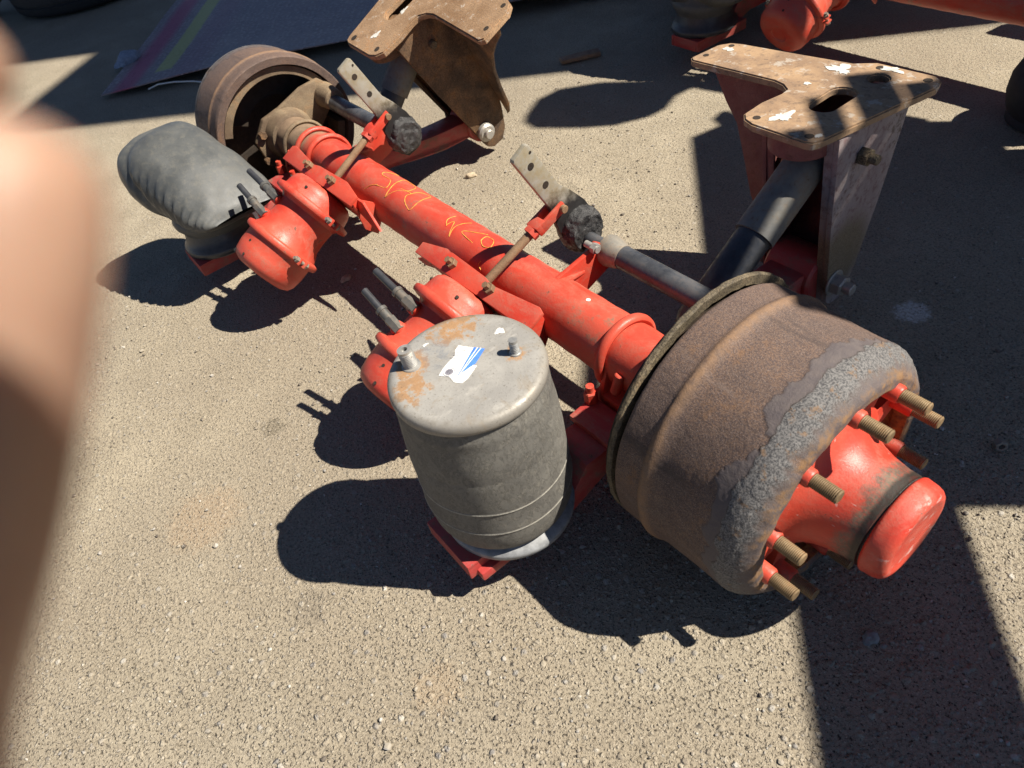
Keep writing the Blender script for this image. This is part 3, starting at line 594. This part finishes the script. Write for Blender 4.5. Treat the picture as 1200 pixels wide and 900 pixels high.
# collapsed bellows on the far side
px_, py_ = -.748, -.350
def bag():
    mb = MB().lathe((px_, py_, 0), (-.02, -.01, 1), [(.135, .100), (.150, .0965), (.165, .098), (.180, .106), (.192, .114), (.205, .116), (.216, .111), (.225, .104), (.245, .104)], 120)
    # keys: s, centre, half width, half height
    K = [((-.560, -.305, .246), .085, .004), ((-.580, -.312, .250), .112, .030), ((-.625, -.325, .262), .126, .062), ((-.690, -.345, .282), .131, .092), ((-.770, -.362, .300), .133, .108), ((-.835, -.374, .316), .135, .116),
         ((-.895, -.382, .322), .134, .112), ((-.945, -.386, .322), .128, .100), ((-.982, -.388, .318), .112, .080), ((-1.002, -.389, .313), .085, .056), ((-1.010, -.390, .310), .045, .028), ((-1.012, -.390, .309), .001, .001)]
    K = [((-.560+(c_[0]+.560)*.86, c_[1], c_[2]), a, b) for c_, a, b in K]
    arr = np.array([(*c_, a, b) for c_, a, b in K]); n = 140; sub = 9; V = []; rows = 0
    d_ = Vector((-.985, -.17, .05)).normalized(); w = Vector((.17, -.985, 0)).normalized(); u = Vector((0, 0, 1))
    for k in range(len(K)-1):
        for s_ in range(sub if k < len(K)-2 else sub+1):
            f = s_/sub; a = arr[[max(0, k-1), k, k+1, min(len(K)-1, k+2)]]
            q = .5*(2*a[1]+(-a[0]+a[2])*f+(2*a[0]-5*a[1]+4*a[2]-a[3])*f*f+(-a[0]+3*a[1]-3*a[2]+a[3])*f**3); kk = k+f
            for i in range(n):
                th = 2*math.pi*i/n; ct, st_ = math.cos(th), math.sin(th)
                ex = .86; p = Vector(q[:3])+w*max(.0005, q[3])*math.copysign(abs(ct)**ex, ct)+u*max(.0005, q[4])*math.copysign(abs(st_)**ex, st_)
                front = max(0, ct)**1.0*math.exp(-((st_-.30)/.36)**2); env = math.exp(-((kk-2.9)/2.2)**4)
                p += (w*ct+u*st_)*(.0062*math.sin(kk*15+.5*math.sin(th*3))*front*env)
                p += w*(-.020)*math.exp(-((st_+.62)/.25)**2)*max(0, ct)*math.exp(-((kk-3.2)/2)**2)
                p -= u*.010*math.exp(-((kk-5.0)/1.3)**2)*max(0, st_)**2*max(0, .4+ct)
                p += noise.noise_vector(p*7)*.011+noise.noise_vector(p*19)*.0035
                cr_ = (p-Vector((-.80, -.47, .36))).dot(Vector((.80, .22, .55))); p -= (w*ct+u*st_)*.010*math.exp(-(cr_/.016)**2)*max(0, .55+.45*ct); V.append(p)
            rows += 1
    return mb.add(V, [(r*n+i, r*n+(i+1) % n, (r+1)*n+(i+1) % n, (r+1)*n+i) for r in range(rows-1) for i in range(n)])
sp2 = bag().build('air_spring', M['rubber_far'], axle, ang=80)
sp2['label'] = 'collapsed air spring with its bellows folded over'
MB().lathe((px_, py_, 0), (-.03, -.02, 1), [(.106, .001), (.106, .114), (.110, .118), (.120, .119), (.126, .117), (.134, .109), (.150, .102), (.17, .098)], 72).build('piston', M['plastic_black'], sp2, ang=50)
# ------------------------------------------------------------------ hangers
TOP = [(.214,.588),(.222,.668),(.240,.690),(.265,.698),(.400,.712),(.522,.726),(.540,.738),(.560,.750),(.682,.750),(.698,.738),(.706,.709),(.680,.570),(.655,.434),(.648,.420),(.634,.415),(.516,.417),(.492,.426),(.477,.443),(.475,.496),(.484,.545),(.482,.566),(.462,.580),(.437,.586),(.330,.582),(.226,.578)]
PV = Vector((.580, .550, .100))
def hanger(near):
    f = 1 if near else -1
    mt, ms = (M['hang_top'], M['hang_side']) if near else (M['hang_top_far'], M['rust_brown'])
    org = Vector((PV.x if near else mir(PV.x)-.005, PV.y-(0 if near else .014), PV.z)); rot = (0, 0, 0) if near else (R(22.2), R(2.8), R(-4.2)); hs = 1 if near else 1.16
    def pr(mb, poly, x0, x1): return mb.prism(poly, lambda u, q, d: (f*d, u-PV.y, q-PV.z), x0-PV.x, x1-PV.x)
    sidep = [(.535, .050), (.550, .036), (.585, .034), (.610, .060), (.632, .118), (.668, .250), (.712, .4675), (.478, .4675), (.500, .280)]
    b = pr(MB(), sidep, .652, .664)
    for sgx, x in ((1, .655),):       # stiffening returns on the rear edges
        b.prism([(.535, .050), (.541, .052), (.484, .466), (.478, .4672)], lambda u, q, d: (f*d, u-PV.y, q-PV.z), .634-PV.x, .652-PV.x)
    ho = b.build('hanger_bracket', ms, axle, bevel=.002, loc=org, rot=rot); ho.scale = (hs, hs, hs)
    b = pr(MB(), sidep, .494, .505); b.prism([(.535, .050), (.541, .052), (.484, .466), (.478, .4672)], lambda u, q, d: (f*d, u-PV.y, q-PV.z), .505-PV.x, .522-PV.x)
    b.build('side_plate', M['hang_inner'] if near else ms, ho, bevel=.002)
    # gusset below the extension, curved edge
    g = [(.494, .4675), (.230, .4675), (.238, .447), (.277, .381), (.312, .335), (.336, .262), (.366, .165), (.402, .100), (.445, .065), (.494, .055)] if near else [(.494, .4675), (.244, .4675), (.262, .430), (.318, .385), (.372, .335), (.418, .270), (.445, .200), (.462, .130), (.494, .085)]
    MB().prism(g, lambda u, q, d: (f*(u-PV.x), d-PV.y, q-PV.z), .636, .646).build('gusset', M['hang_inner'] if near else ms, ho, bevel=.0015)
    MB().prism([(.606, .070), (.612, .068), (.706, .4672), (.698, .4672)], lambda u, q, d: (f*d, u-PV.y, q-PV.z), .5055-PV.x, .6515-PV.x).build('front_web', M['hang_inner'] if near else ms, ho)
    # round bumper cap between the plates under the top
    MB().lathe((f*(.578-PV.x), .492-PV.y, 0), (0, 0, 1), [(.325, .001), (.325, .058), (.329, .062), (.366, .0625), (.366, .001)], 40).build('cross_tube', M['hang_inner'] if near else ms, ho)
    # top plate with slot and round hole (drilled through)
    bm = bmesh.new()
    def ring(pts, z): return [bm.verts.new((f*(x-PV.x), y-PV.y, z)) for x, y in pts]
    slot = [(.580+.026*math.cos(a)*1.0, (.545 if math.sin(a) < 0 else .605)-.0+.024*math.sin(a)) for a in np.linspace(0, 2*math.pi, 24, endpoint=False)]
    hole = [(.600+.020*math.cos(a), .690+.020*math.sin(a)) for a in np.linspace(0, 2*math.pi, 16, endpoint=False)]
    zt_, zb_ = .385, .3685
    ed = []
    for pts in (TOP, slot, hole):
        vs = ring(pts, zt_); ed += [bm.edges.new((vs[i], vs[(i+1) % len(vs)])) for i in range(len(vs))]
    bmesh.ops.triangle_fill(bm, use_beauty=True, edges=ed)
    ret = bmesh.ops.extrude_face_region(bm, geom=list(bm.faces))
    for v in ret['geom']:
        if isinstance(v, bmesh.types.BMVert): v.co.z = zb_
    bmesh.ops.recalc_face_normals(bm, faces=bm.faces)
    be = [e for e in bm.edges if len(e.link_faces) == 2 and e.calc_face_angle(0) > R(60)]
    bmesh.ops.bevel(bm, geom=be, offset=.003, segments=2, affect='EDGES')
    me = bpy.data.meshes.new('top_plate'); bm.to_mesh(me); bm.free()
    for p in me.polygons: p.use_smooth = True
    me.set_sharp_from_angle(angle=R(35)); me.materials.append(mt); tp = link('top_plate', me, ho)
    for x, y, r in ((.236, .612, .0065), (.252, .678, .0065), (.508, .442, .0075), (.628, .436, .0085), (.577, .732, .0085), (.678, .726, .0085)):
        MB().cyl((f*(x-PV.x), y-PV.y, zt_-.004), (f*(x-PV.x), y-PV.y, zt_+.0006), r, n=16).build('bolt_hole', M['dark'], ho)  # dark discs give the shade of bolt holes that are not cut
    if near:
        for x, y, r, sd, el in ((.545, .470, .030, 1, .7), (.520, .690, .022, 2, 1.5), (.600, .735, .013, 4, 1.8), (.500, .605, .008, 6, 1.2), (.640, .445, .010, 8, .8), (.26, .660, .012, 9, 1.3)):
            splat('paint_flake', x-PV.x, y-PV.y, zt_+.0004, r, M['flake'], ho, seed=sd, el=el, n=40)
    else:
        for x, y, r, sd, el in ((.560, .470, .016, 1, .8), (.545, .560, .014, 2, .6)): splat('paint_flake', f*(x-PV.x), y-PV.y, zt_+.0004, r, M['flake'], ho, seed=sd, el=el, n=40)
    # pivot bolt through both plates
    q = MB().cyl((f*(.462-PV.x), 0, 0), (f*(.712-PV.x), 0, 0), .0135, n=18, c=.002); q.build('pivot_bolt', M['steel_pale'], ho)
    MB().cyl((f*(.664-PV.x), 0, 0), (f*(.692-PV.x), 0, 0), .0235, n=6, c=.003).build('pivot_nut', M['steel_pale'], ho)
    MB().cyl((f*(.664-PV.x), 0, 0), (f*(.668-PV.x), 0, 0), .030, n=24, c=.001).build('washer', M['steel_pale'], ho)
    MB().cyl((f*(.474-PV.x), 0, 0), (f*(.494-PV.x), 0, 0), .026, n=20, c=.005).build('pivot_head', M['steel_pale'], ho)
    # shock bolt
    q = MB().cyl((f*(.48-PV.x), .010, .302), (f*(.702-PV.x), .010, .302), .010, n=16, c=.002); q.build('shock_bolt', M['rust_olive'], ho)
    MB().cyl((f*(.664-PV.x), .010, .302), (f*(.684-PV.x), .010, .302), .018, n=6, c=.002).build('shock_nut', M['rust_olive'], ho)
    # shock absorber from the bolt down to the arm behind the axle
    wm = Matrix.Translation(org) @ Euler(rot).to_matrix().to_4x4()
    a = wm @ (Vector((f*(.578-PV.x), .010, .302))*hs); b_ = Vector((org.x, .175, .165)); d_ = (b_-a); L = d_.length; d_.normalize(); mid_ = a+d_*min(.30, L*.52)
    sh = MB().lathe(a, d_, [(.0, .001), (0, .034), (.012, .043), (L*.50, .043), (L*.50, .036)], 36).build('shock_absorber', M['shock_grey'], axle)
    MB().lathe(a, d_, [(L*.49, .02), (L*.49, .0375), (L-.02, .0375), (L, .030), (L, .001)], 36).build('damper_tube', M['shock'], sh)
    return ho
t = NT('hanger_top_rust'); n1 = t.noise(11, 8, .65, dist=.5); n2 = t.noise(60, 8, .72); n3 = t.noise(300, 5, .7)
c = t.mix(t.map(n1, .38, .62), (.36, .235, .135), (.24, .155, .095)); c = t.mix(t.map(n2, .50, .66, 0, .6), c, (.10, .072, .055)); c = t.mix(t.map(n3, .55, .7, 0, .4), c, (.36, .25, .16))
c = t.mix(t.map(t.noise(26, 5, .7), .56, .63, 0, .7), c, (.42, .37, .31))
M['hang_top'] = t.done(c, t.map(n2, .3, .7, .5, .85), 0, t.bump(n3, .4, .0012, t.bump(n2, .4, .002)), .4)
M['hang_top_far'] = m_rust('orange_rusted_plate', (.24, .135, .065), (.40, .26, .15), .7, (.075, .048, .032), 1.0, (.46, .40, .33))
t = NT('chalky_red_hanger'); n1 = t.noise(9, 8, .65, t.scale((1, 1, .5))); n2 = t.noise(60, 8, .72); n3 = t.noise(300, 4, .7)
c = t.mix(t.map(n1, .3, .62), (.25, .195, .195), (.33, .285, .275)); c = t.mix(t.map(n2, .46, .66, 0, .7), c, (.16, .085, .085)); c = t.mix(t.map(t.add(t.mul(n1, .5), t.mul(n2, .5)), .55, .62, 0, .8), c, (.13, .10, .075))
c = t.mix(t.map(t.add(t.dist((.08, .01, .06)), t.mul(t.add(n2, -.5), .08)), .12, .06, 0, .8), c, t.mix(t.map(n3, .4, .6), (.12, .095, .05), (.20, .16, .09)))
M['hang_side'] = t.done(c, .8, 0, t.bump(n2, .35, .0015, t.bump(n3, .3, .0008)), .3)
M['hang_inner'] = m_rust('maroon_hanger_paint', (.20, .062, .058), (.25, .105, .09), .12, (.07, .04, .035), .4)
hanger(True); hanger(False)
tag(axle, 'complete red trailer axle with rusty drums and grey air spring with blue sticker lid', 'axle')

# ------------------------------------------------------------------ second axle standing behind the first
ax2 = copy_tree(axle); ax2.location = (.235, 1.815, 0); ax2.rotation_euler = (0, 0, R(-3.0))
def drop(o):
    for ch in list(o.children): drop(ch)
    bpy.data.objects.remove(o)
for ch in list(ax2.children):      # its other end has been stripped of the brake gear
    nm = ch.name.split('.')[0]
    if nm in ('brake_chamber', 'chamber_bracket', 'push_rod', 'clevis', 'slack_adjuster', 'camshaft', 'camshaft_bracket') and ch.data and np.mean([v.co.x for v in ch.data.vertices]) > 0: drop(ch)
tag(ax2, 'red trailer axle lying behind, only its brake chamber and spring seat showing', 'axle')

st_b = MB().lathe((0, 0, 0), (0, 0, 1), [(0, .001), (0, .100), (.006, .110), (.020, .112), (.028, .106), (.045, .118), (.085, .128), (.130, .126), (.165, .112), (.180, .090), (.184, .001)], 64).build('rubber_bellows', M['rubber_black'], None, ang=50)
st_b.location = (.622, 1.632, 0); tag(st_b, 'short black rubber bellows standing beside the shaded second axle', 'bellows')
# ------------------------------------------------------------------ patterned steel sheet, stones and small litter
t = NT('painted_tread_plate'); V_ = t.vor(1, 'F1', t.scale((34, 62, 1)), .55); n1 = t.noise(4, 6, .6); n2 = t.noise(40, 6, .7)
Yc = t.xyz()[1]; Xc = t.xyz()[0]; wob = t.mul(t.add(n2, -.5), .03); yy = t.add(Xc, wob)
c = t.mix(t.map(n1, .3, .7), (.26, .205, .21), (.33, .26, .255)); c = t.mix(t.map(n2, .50, .66, 0, .6), c, (.15, .12, .125))
def band(a, b, e): return t.mul(t.map(yy, a-e, a+e), t.map(yy, b+e, b-e))
lug = t.map(V_.outputs['Distance'], .42, .2)
c = t.mix(t.mul(lug, .6), c, (.62, .54, .56))
c = t.mix(t.mul(band(.06, .17, .03), .8), c, (.42, .07, .15)); c = t.mix(t.mul(band(.235, .325, .008), t.map(t.add(Yc, wob), .12, .15, 0, .85)), c, (.50, .50, .16)); c = t.mix(t.mul(band(.35, .50, .06), .3), c, (.24, .07, .15))
M['sheet'] = t.done(c, .55, .2, t.bump(lug, 1.0, .008))
e1 = Vector((1.307, 1.906, 0)).normalized(); e2 = Vector((-1.303, .728, 0)).normalized()
nu, nv = 60, 24; V = []; Fc = []
for k in (0, 1):
    for i in range(nu+1):
        for j in range(nv+1):
            u, w = i/nu*3.2, j/nv*2.3
            z = .012+.030*math.exp(-((u-.75)/.55)**2)*math.exp(-w/.5)+.055*math.exp(-((u-2.0)/.8)**2)*math.exp(-w/.6)+.010*noise.noise((u*1.2, w*1.2, 0))+.010
            V.append((u, w, z-.005*k))
m_ = nv+1; T_ = (nu+1)*m_
for i in range(nu):
    for j in range(nv):
        q = (i*m_+j, (i+1)*m_+j, (i+1)*m_+j+1, i*m_+j+1); Fc.append(q); Fc.append(tuple(T_+a for a in q[::-1]))
rim = [i*m_ for i in range(nu+1)]+[nu*m_+j for j in range(1, m_)]+[i*m_+nv for i in range(nu-1, -1, -1)]+[j for j in range(nv-1, 0, -1)]
for a, b in zip(rim, rim[1:]+rim[:1]): Fc.append((a, T_+a, T_+b, b))
sh = MB().add(V, Fc).build('tread_plate', M['sheet'], None, ang=50)
sh.location = (-2.70, -.265, 0); sh.rotation_euler = (0, 0, math.atan2(e1.y, e1.x))
tag(sh, 'dark purple patterned steel sheet with red and yellow stripes on the asphalt', 'steel sheet')
def rock(name, loc, size, mat, seed, label, cat, group=None, flat_=.6):
    bm = bmesh.new(); bmesh.ops.create_icosphere(bm, subdivisions=3, radius=1)
    for v in bm.verts:
        d = v.co.normalized(); k = 1+.35*noise.fractal(d*1.3+Vector((seed*3.7, 0, 0)), 1, 2, 4); v.co = Vector((d.x*size[0]*k, d.y*size[1]*k, d.z*size[2]*k))
        if v.co.z < -.3*size[2]: v.co.z = -.3*size[2]
    for v in bm.verts: v.co.z += .3*size[2]
    me = bpy.data.meshes.new(name); bm.to_mesh(me); bm.free()
    for p in me.polygons: p.use_smooth = True
    me.set_sharp_from_angle(angle=R(40)); me.materials.append(mat); o = link(name, me, None, loc, (0, 0, seed)); return tag(o, label, cat, group)
M['stone'] = m_flat('grey_stone', (.22, .21, .20), .8); M['stone_blue'] = m_flat('blue_grey_stone', (.25, .29, .36), .75); M['stone_tan'] = m_flat('tan_stone', (.42, .34, .23), .85)
rock('stone', (1.162, -.047, 0), (.013, .011, .009), M['stone'], 1.3, 'smooth grey stone in the shadow below the hub cap', 'stone')
rock('stone', (-3.057, -.026, .022), (.075, .05, .035), M['stone_blue'], 2.2, 'blue grey lump lying on the patterned steel sheet', 'stone')
rock('stone', (-.567, .412, 0), (.018, .010, .012), M['stone_tan'], 4.2, 'small pale chip on sunlit asphalt beyond the axle tube', 'stone')
rock('stone', (-.41, -.16, 0), (.020, .013, .007), M['stone_tan'], 5.1, 'flat tan chip lying under the far brake chamber', 'stone')
nt = MB().lathe((0, 0, 0), (0, 0, 1), [(.0, .006), (0, .0105), (.0012, .0118), (.0148, .0118), (.016, .0105), (.016, .006)], 6, closed=True).build('hex_nut', M['steel'], None, bevel=.0008)
nt.location = (1.102, .439, .012); nt.rotation_euler = (R(75), R(20), R(40)); tag(nt, 'small steel hex nut on the shaded asphalt beside the drum', 'nut')
wr = MB().tube([(-2.565, -.075, .012), (-2.53, -.03, .026), (-2.47, .03, .028), (-2.40, .10, .020), (-2.33, .15, .010)], .0035, 8).build('wire_offcut', M['white'], None); tag(wr, 'thin white wire along the edge of the patterned sheet', 'wire')
wd = MB().box((0, 0, 0), (.16, .045, .018)).build('wood_chip', M['rust_plate'], None, bevel=.004, jig=.004); wd.location = (-.935, 1.235, .012); wd.rotation_euler = (0, 0, R(62)); tag(wd, 'splinter of brown wood at the edge of the large shadow', 'wood')
# loose grit lying on the asphalt: one uncountable scatter
bm = bmesh.new(); bmesh.ops.create_icosphere(bm, subdivisions=1, radius=1); bv = np.array([v.co[:] for v in bm.verts]); bf = np.array([[v.index for v in f.verts] for f in bm.faces]); bm.free()
NG = 5200; gp = np.stack([rng.uniform(-.9, 1.5, NG), rng.uniform(-1.2, 1.1, NG)], 1)
sz = np.clip(rng.lognormal(-6.35, .45, NG), .0007, .0062)
VV = []; 
for i in range(NG):
    k = bv*sz[i]*rng.uniform(.7, 1.25, 3)*np.array([1, 1, .7])*(1+rng.normal(0, .16, (len(bv), 1))); a = rng.uniform(0, 6.28); cs, sn = math.cos(a), math.sin(a)
    k = np.stack([k[:, 0]*cs-k[:, 1]*sn, k[:, 0]*sn+k[:, 1]*cs, k[:, 2]], 1); VV.append(k+np.array([gp[i, 0], gp[i, 1], sz[i]*.3+.0008]))
VV = np.concatenate(VV); FF = np.concatenate([bf+i*len(bv) for i in range(NG)])
me = bpy.data.meshes.new('loose_grit'); me.from_pydata(VV.tolist(), [], FF.tolist())
t = NT('mixed_grit'); c = t.ramp(t.xyz(t.vor(60).outputs['Color'])[0], [(0, (.10, .085, .07)), (.25, (.24, .205, .16)), (.6, (.34, .30, .235)), (.85, (.22, .205, .19)), (1, (.50, .47, .41))])
me.materials.append(t.done(c, .85, 0, t.bump(t.noise(900, 3), .3, .0006), .3))
tag(link('loose_grit', me), 'loose sandy grit and pebbles scattered over the asphalt', 'grit', kind='stuff')

# ------------------------------------------------------------------ tyres at the far corner of the yard
def tyre(loc, rot, label):
    n = 96; pr = [(-.10, .29), (-.13, .31), (-.145, .38), (-.14, .45), (-.125, .485), (-.11, .497), (-.075, .503), (-.07, .492), (-.06, .492), (-.055, .505), (-.01, .507), (-.006, .494), (.006, .494), (.01, .507), (.055, .505), (.06, .492), (.07, .492), (.075, .503), (.11, .497), (.125, .485), (.14, .45), (.145, .38), (.13, .31), (.10, .29), (.09, .31), (.11, .38), (.105, .44), (.08, .47), (-.08, .47), (-.105, .44), (-.11, .38), (-.09, .31)]
    o = MB().lathe((0, 0, 0), (0, 0, 1), pr, n, closed=True).build('truck_tyre', M['rubber_black'], None, ang=30); o.location = loc; o.rotation_euler = rot; return tag(o, label, 'tyre')
tyre((-4.93, .26, .147), (0, 0, 0), 'worn black truck tyre lying flat beyond the steel sheet')
tyre((-5.35, -.52, .505), (R(90), 0, R(62)), 'black truck tyre standing upright beside the one lying flat')

# ------------------------------------------------------------------ unseen blockers added to throw the big shadows (right of and behind the picture)
A1 = Vector((-.712, -.702, 0)); B1 = Vector((.702, -.712, 0))
M['grey_clad'] = m_flat('grey_cladding', (.30, .31, .33), .6); M['caster'] = m_rust('rusty_caster', (.14, .09, .06), (.22, .14, .09), .3)
def ab(a, b, z=0): return A1*a+B1*b+Vector((0, 0, z))
rot_ab = Matrix((B1, -A1, Vector((0, 0, 1)))).transposed()
hd = link('shadow_caster', None, None, ab(-2.4, -.2)); tag(hd, 'added unseen shadow rack holding a torn panel, a beam and a leaf shaped plate', 'caster')  # added out of view, shaped to cast the shade on the right
def loc_(a, b, z): return ab(a, b, z)-ab(-2.4, -.2)
MB().prism([(-.76, 1.16), (-.80, 1.45), (-.84, 1.62), (-.80, 1.66), (-.92, 1.72), (-.86, 1.80), (-1.00, 1.90), (-.90, 1.94), (-.98, 2.01), (-.93, 2.05), (-.88, 2.03), (-.82, 2.14), (.60, 2.14), (.60, 1.15)], lambda u, q, d: loc_(-2.4+d, u, q), -.012, .012).build('panel', M['caster'], hd)  # outline cut to give the jagged shadow edge
for z_, hh, b0_, b1_ in ((2.19, .045, -.04, .52), (2.285, .085, -.10, .55), (2.40, .05, -.02, .55), (2.475, .04, .1, .55)): MB().box(loc_(-2.4, (b0_+b1_)/2, z_), (b1_-b0_, .02, hh), rot_ab).build('rail', M['caster'], hd)  # added bars for the stripes of shade on the hanger
MB().box(loc_(-2.4, 1.30, 1.865), (1.42, .06, .30), rot_ab).build('beam', M['caster'], hd)
for b, hp in ((-.74, 2.1), (.50, 2.5), (1.95, 2.0)): MB().box(loc_(-2.45, b, hp/2), (.07, .07, hp), rot_ab).build('post', M['caster'], hd)
MB().prism([(-1.040, 2.835), (-1.095, 2.833), (-1.211, 2.798), (-1.287, 2.708), (-1.306, 2.516), (-1.268, 2.272), (-1.300, 2.168), (-1.260, 2.06), (-1.20, 2.094), (-1.128, 2.197), (-1.039, 2.242), (-.988, 2.312), (-.951, 2.449), (-.956, 2.59), (-.989, 2.783)], lambda u, q, d: loc_(-2.4+d, u, q), -.004, .004).build('leaf_plate', M['steel'], hd)  # outline worked back from the leaf shaped shadow
MB().cyl(loc_(-2.43, -1.24, 2.20), loc_(-2.43, -.78, 1.40), .032, n=16).build('plate_arm', M['steel'], hd)
def shade_block(b0, b1, a0, depth, h, label):  # added block out of view, sized for the far shadow
    root = link('blocker', None, None, ab(a0, (b0+b1)/2)); tag(root, label, 'shadow caster')
    n_ = int(abs(b1-b0)/.125); mb = MB(); lo = ab(a0, (b0+b1)/2)
    pl = []
    for i in range(n_):
        s_ = b0+(b1-b0)*i/n_; st_ = (b1-b0)/n_; pl += [(s_, 0), (s_+st_*.4, 0), (s_+st_*.5, .03), (s_+st_*.9, .03)]
    pl += [(b1, 0), (b1, -depth), (b0, -depth)]
    mb.prism(pl, lambda u, q, d: ab(a0+q, u, d)-lo, 0, h); mb.build('wall', M['grey_clad'], root, ang=20)
    MB().box(ab(a0-depth/2, (b0+b1)/2, h+.06)-lo, (abs(b1-b0), depth, .12), rot_ab).build('roof', M['grey_clad'], root)
shade_block(-2.44, -1.43, -3.0, 6.0, 6.55, 'added unseen low warehouse bay next to the yard')
shade_block(-9.5, -2.39, -3.012, 6.0, 9.0, 'added unseen tall warehouse hall beside the lower bay')

# ------------------------------------------------------------------ the photographer's hand, close beside the lens, and the telephone
CM = Matrix.Translation(camo.location) @ Euler(camo.rotation_euler).to_matrix().to_4x4()
def cp(px, py, d): return Vector(((px-600)/840.9*d, -(py-450)/840.9*d, -d))
t = NT('skin'); n1 = t.noise(90, 5, .6); n2 = t.noise(900, 3, .5)
M['skin'] = t.done(t.mix(t.map(n1, .3, .7), (.28, .165, .115), (.35, .225, .16)), .5, 0, t.bump(n2, .2, .0003), .4, Subsurface_Weight=.5, Subsurface_Scale=.009)
t.b.inputs['Subsurface Radius'].default_value = (1, .35, .2)
def skin(name, chains, parent=None):
    me = bpy.data.meshes.new(name); vs = []; es = []; rs = []; idx = {}
    for ch in chains:
        prev = None
        for key, p, r in ch:
            if key not in idx: idx[key] = len(vs); vs.append(p); rs.append(r)
            if prev is not None: es.append((prev, idx[key]))
            prev = idx[key]
    me.from_pydata([tuple(v) for v in vs], es, []); o = link(name, me, parent); o.modifiers.new('skin', 'SKIN'); me.skin_vertices if me.skin_vertices else None
    bpy.context.view_layer.objects.active = o
    sv = me.skin_vertices[0].data if me.skin_vertices else None
    for i, r in enumerate(rs): sv[i].radius = (r, r)
    sv[0].use_root = True
    s = o.modifiers.new('sub', 'SUBSURF'); s.levels = 2; s.render_levels = 3; me.materials.append(M['skin']); o.matrix_world = CM
    for p in me.polygons: p.use_smooth = True
    o.modifiers['skin'].use_smooth_shade = True
    return o
W_ = Vector((-.150, -.175, -.030)); PM = Vector((-.112, -.115, -.045))
k1 = cp(-190, 1250, .054)
hand = skin('person', [
    [('w0', W_+Vector((-.10, -.16, .06)), .030), ('w1', W_+Vector((-.05, -.08, .03)), .027), ('w', W_, .025), ('pm', PM, .028), ('pk', k1+Vector((-.022, -.006, .006)), .020)],
    [('pk', None, 0), ('ik', k1, .0115), ('i1', cp(-140, 840, .053), .0088), ('i1b', cp(-58, 640, .051), .0078), ('i2', cp(-30, 440, .050), .0076), ('i3', cp(-6, 270, .049), .0079), ('i4', cp(-10, 128, .049), .0072)],
    [('pk', None, 0), ('mk', k1+Vector((-.022, .004, .004)), .0115), ('m1', cp(-330, 700, .060), .0090), ('m2', cp(-215, 330, .062), .0084), ('m3', cp(-110, 80, .064), .0082), ('m4', cp(-60, -10, .064), .0076)],
    [('pm', None, 0), ('rk', PM+Vector((-.030, .045, .010)), .0120), ('r1', PM+Vector((-.030, .085, -.002)), .0098), ('r2', PM+Vector((-.018, .112, -.014)), .0088), ('r3', PM+Vector((-.006, .128, -.024)), .0076)],
    [('pm', None, 0), ('lk', PM+Vector((-.040, .022, .014)), .0110), ('l1', PM+Vector((-.048, .056, .006)), .0086), ('l2', PM+Vector((-.046, .080, -.004)), .0078), ('l3', PM+Vector((-.040, .095, -.012)), .0068)],
    [('w', None, 0), ('tk', W_+Vector((.030, .030, .020)), .0150), ('t1', W_+Vector((.062, .060, .034)), .0118), ('t2', W_+Vector((.085, .088, .040)), .0108), ('t3', W_+Vector((.098, .106, .040)), .0092)]])
tag(hand, 'photographer\'s bare hand, out of focus, fingers raised close to the lens', 'hand')
ph = MB().box((.052, .0079, .0085), (.150, .0710, .0080)).build('smartphone', M['plastic_black'], None, bevel=.003); ph.matrix_world = CM
tag(ph, 'dark telephone held by the photographer', 'telephone')
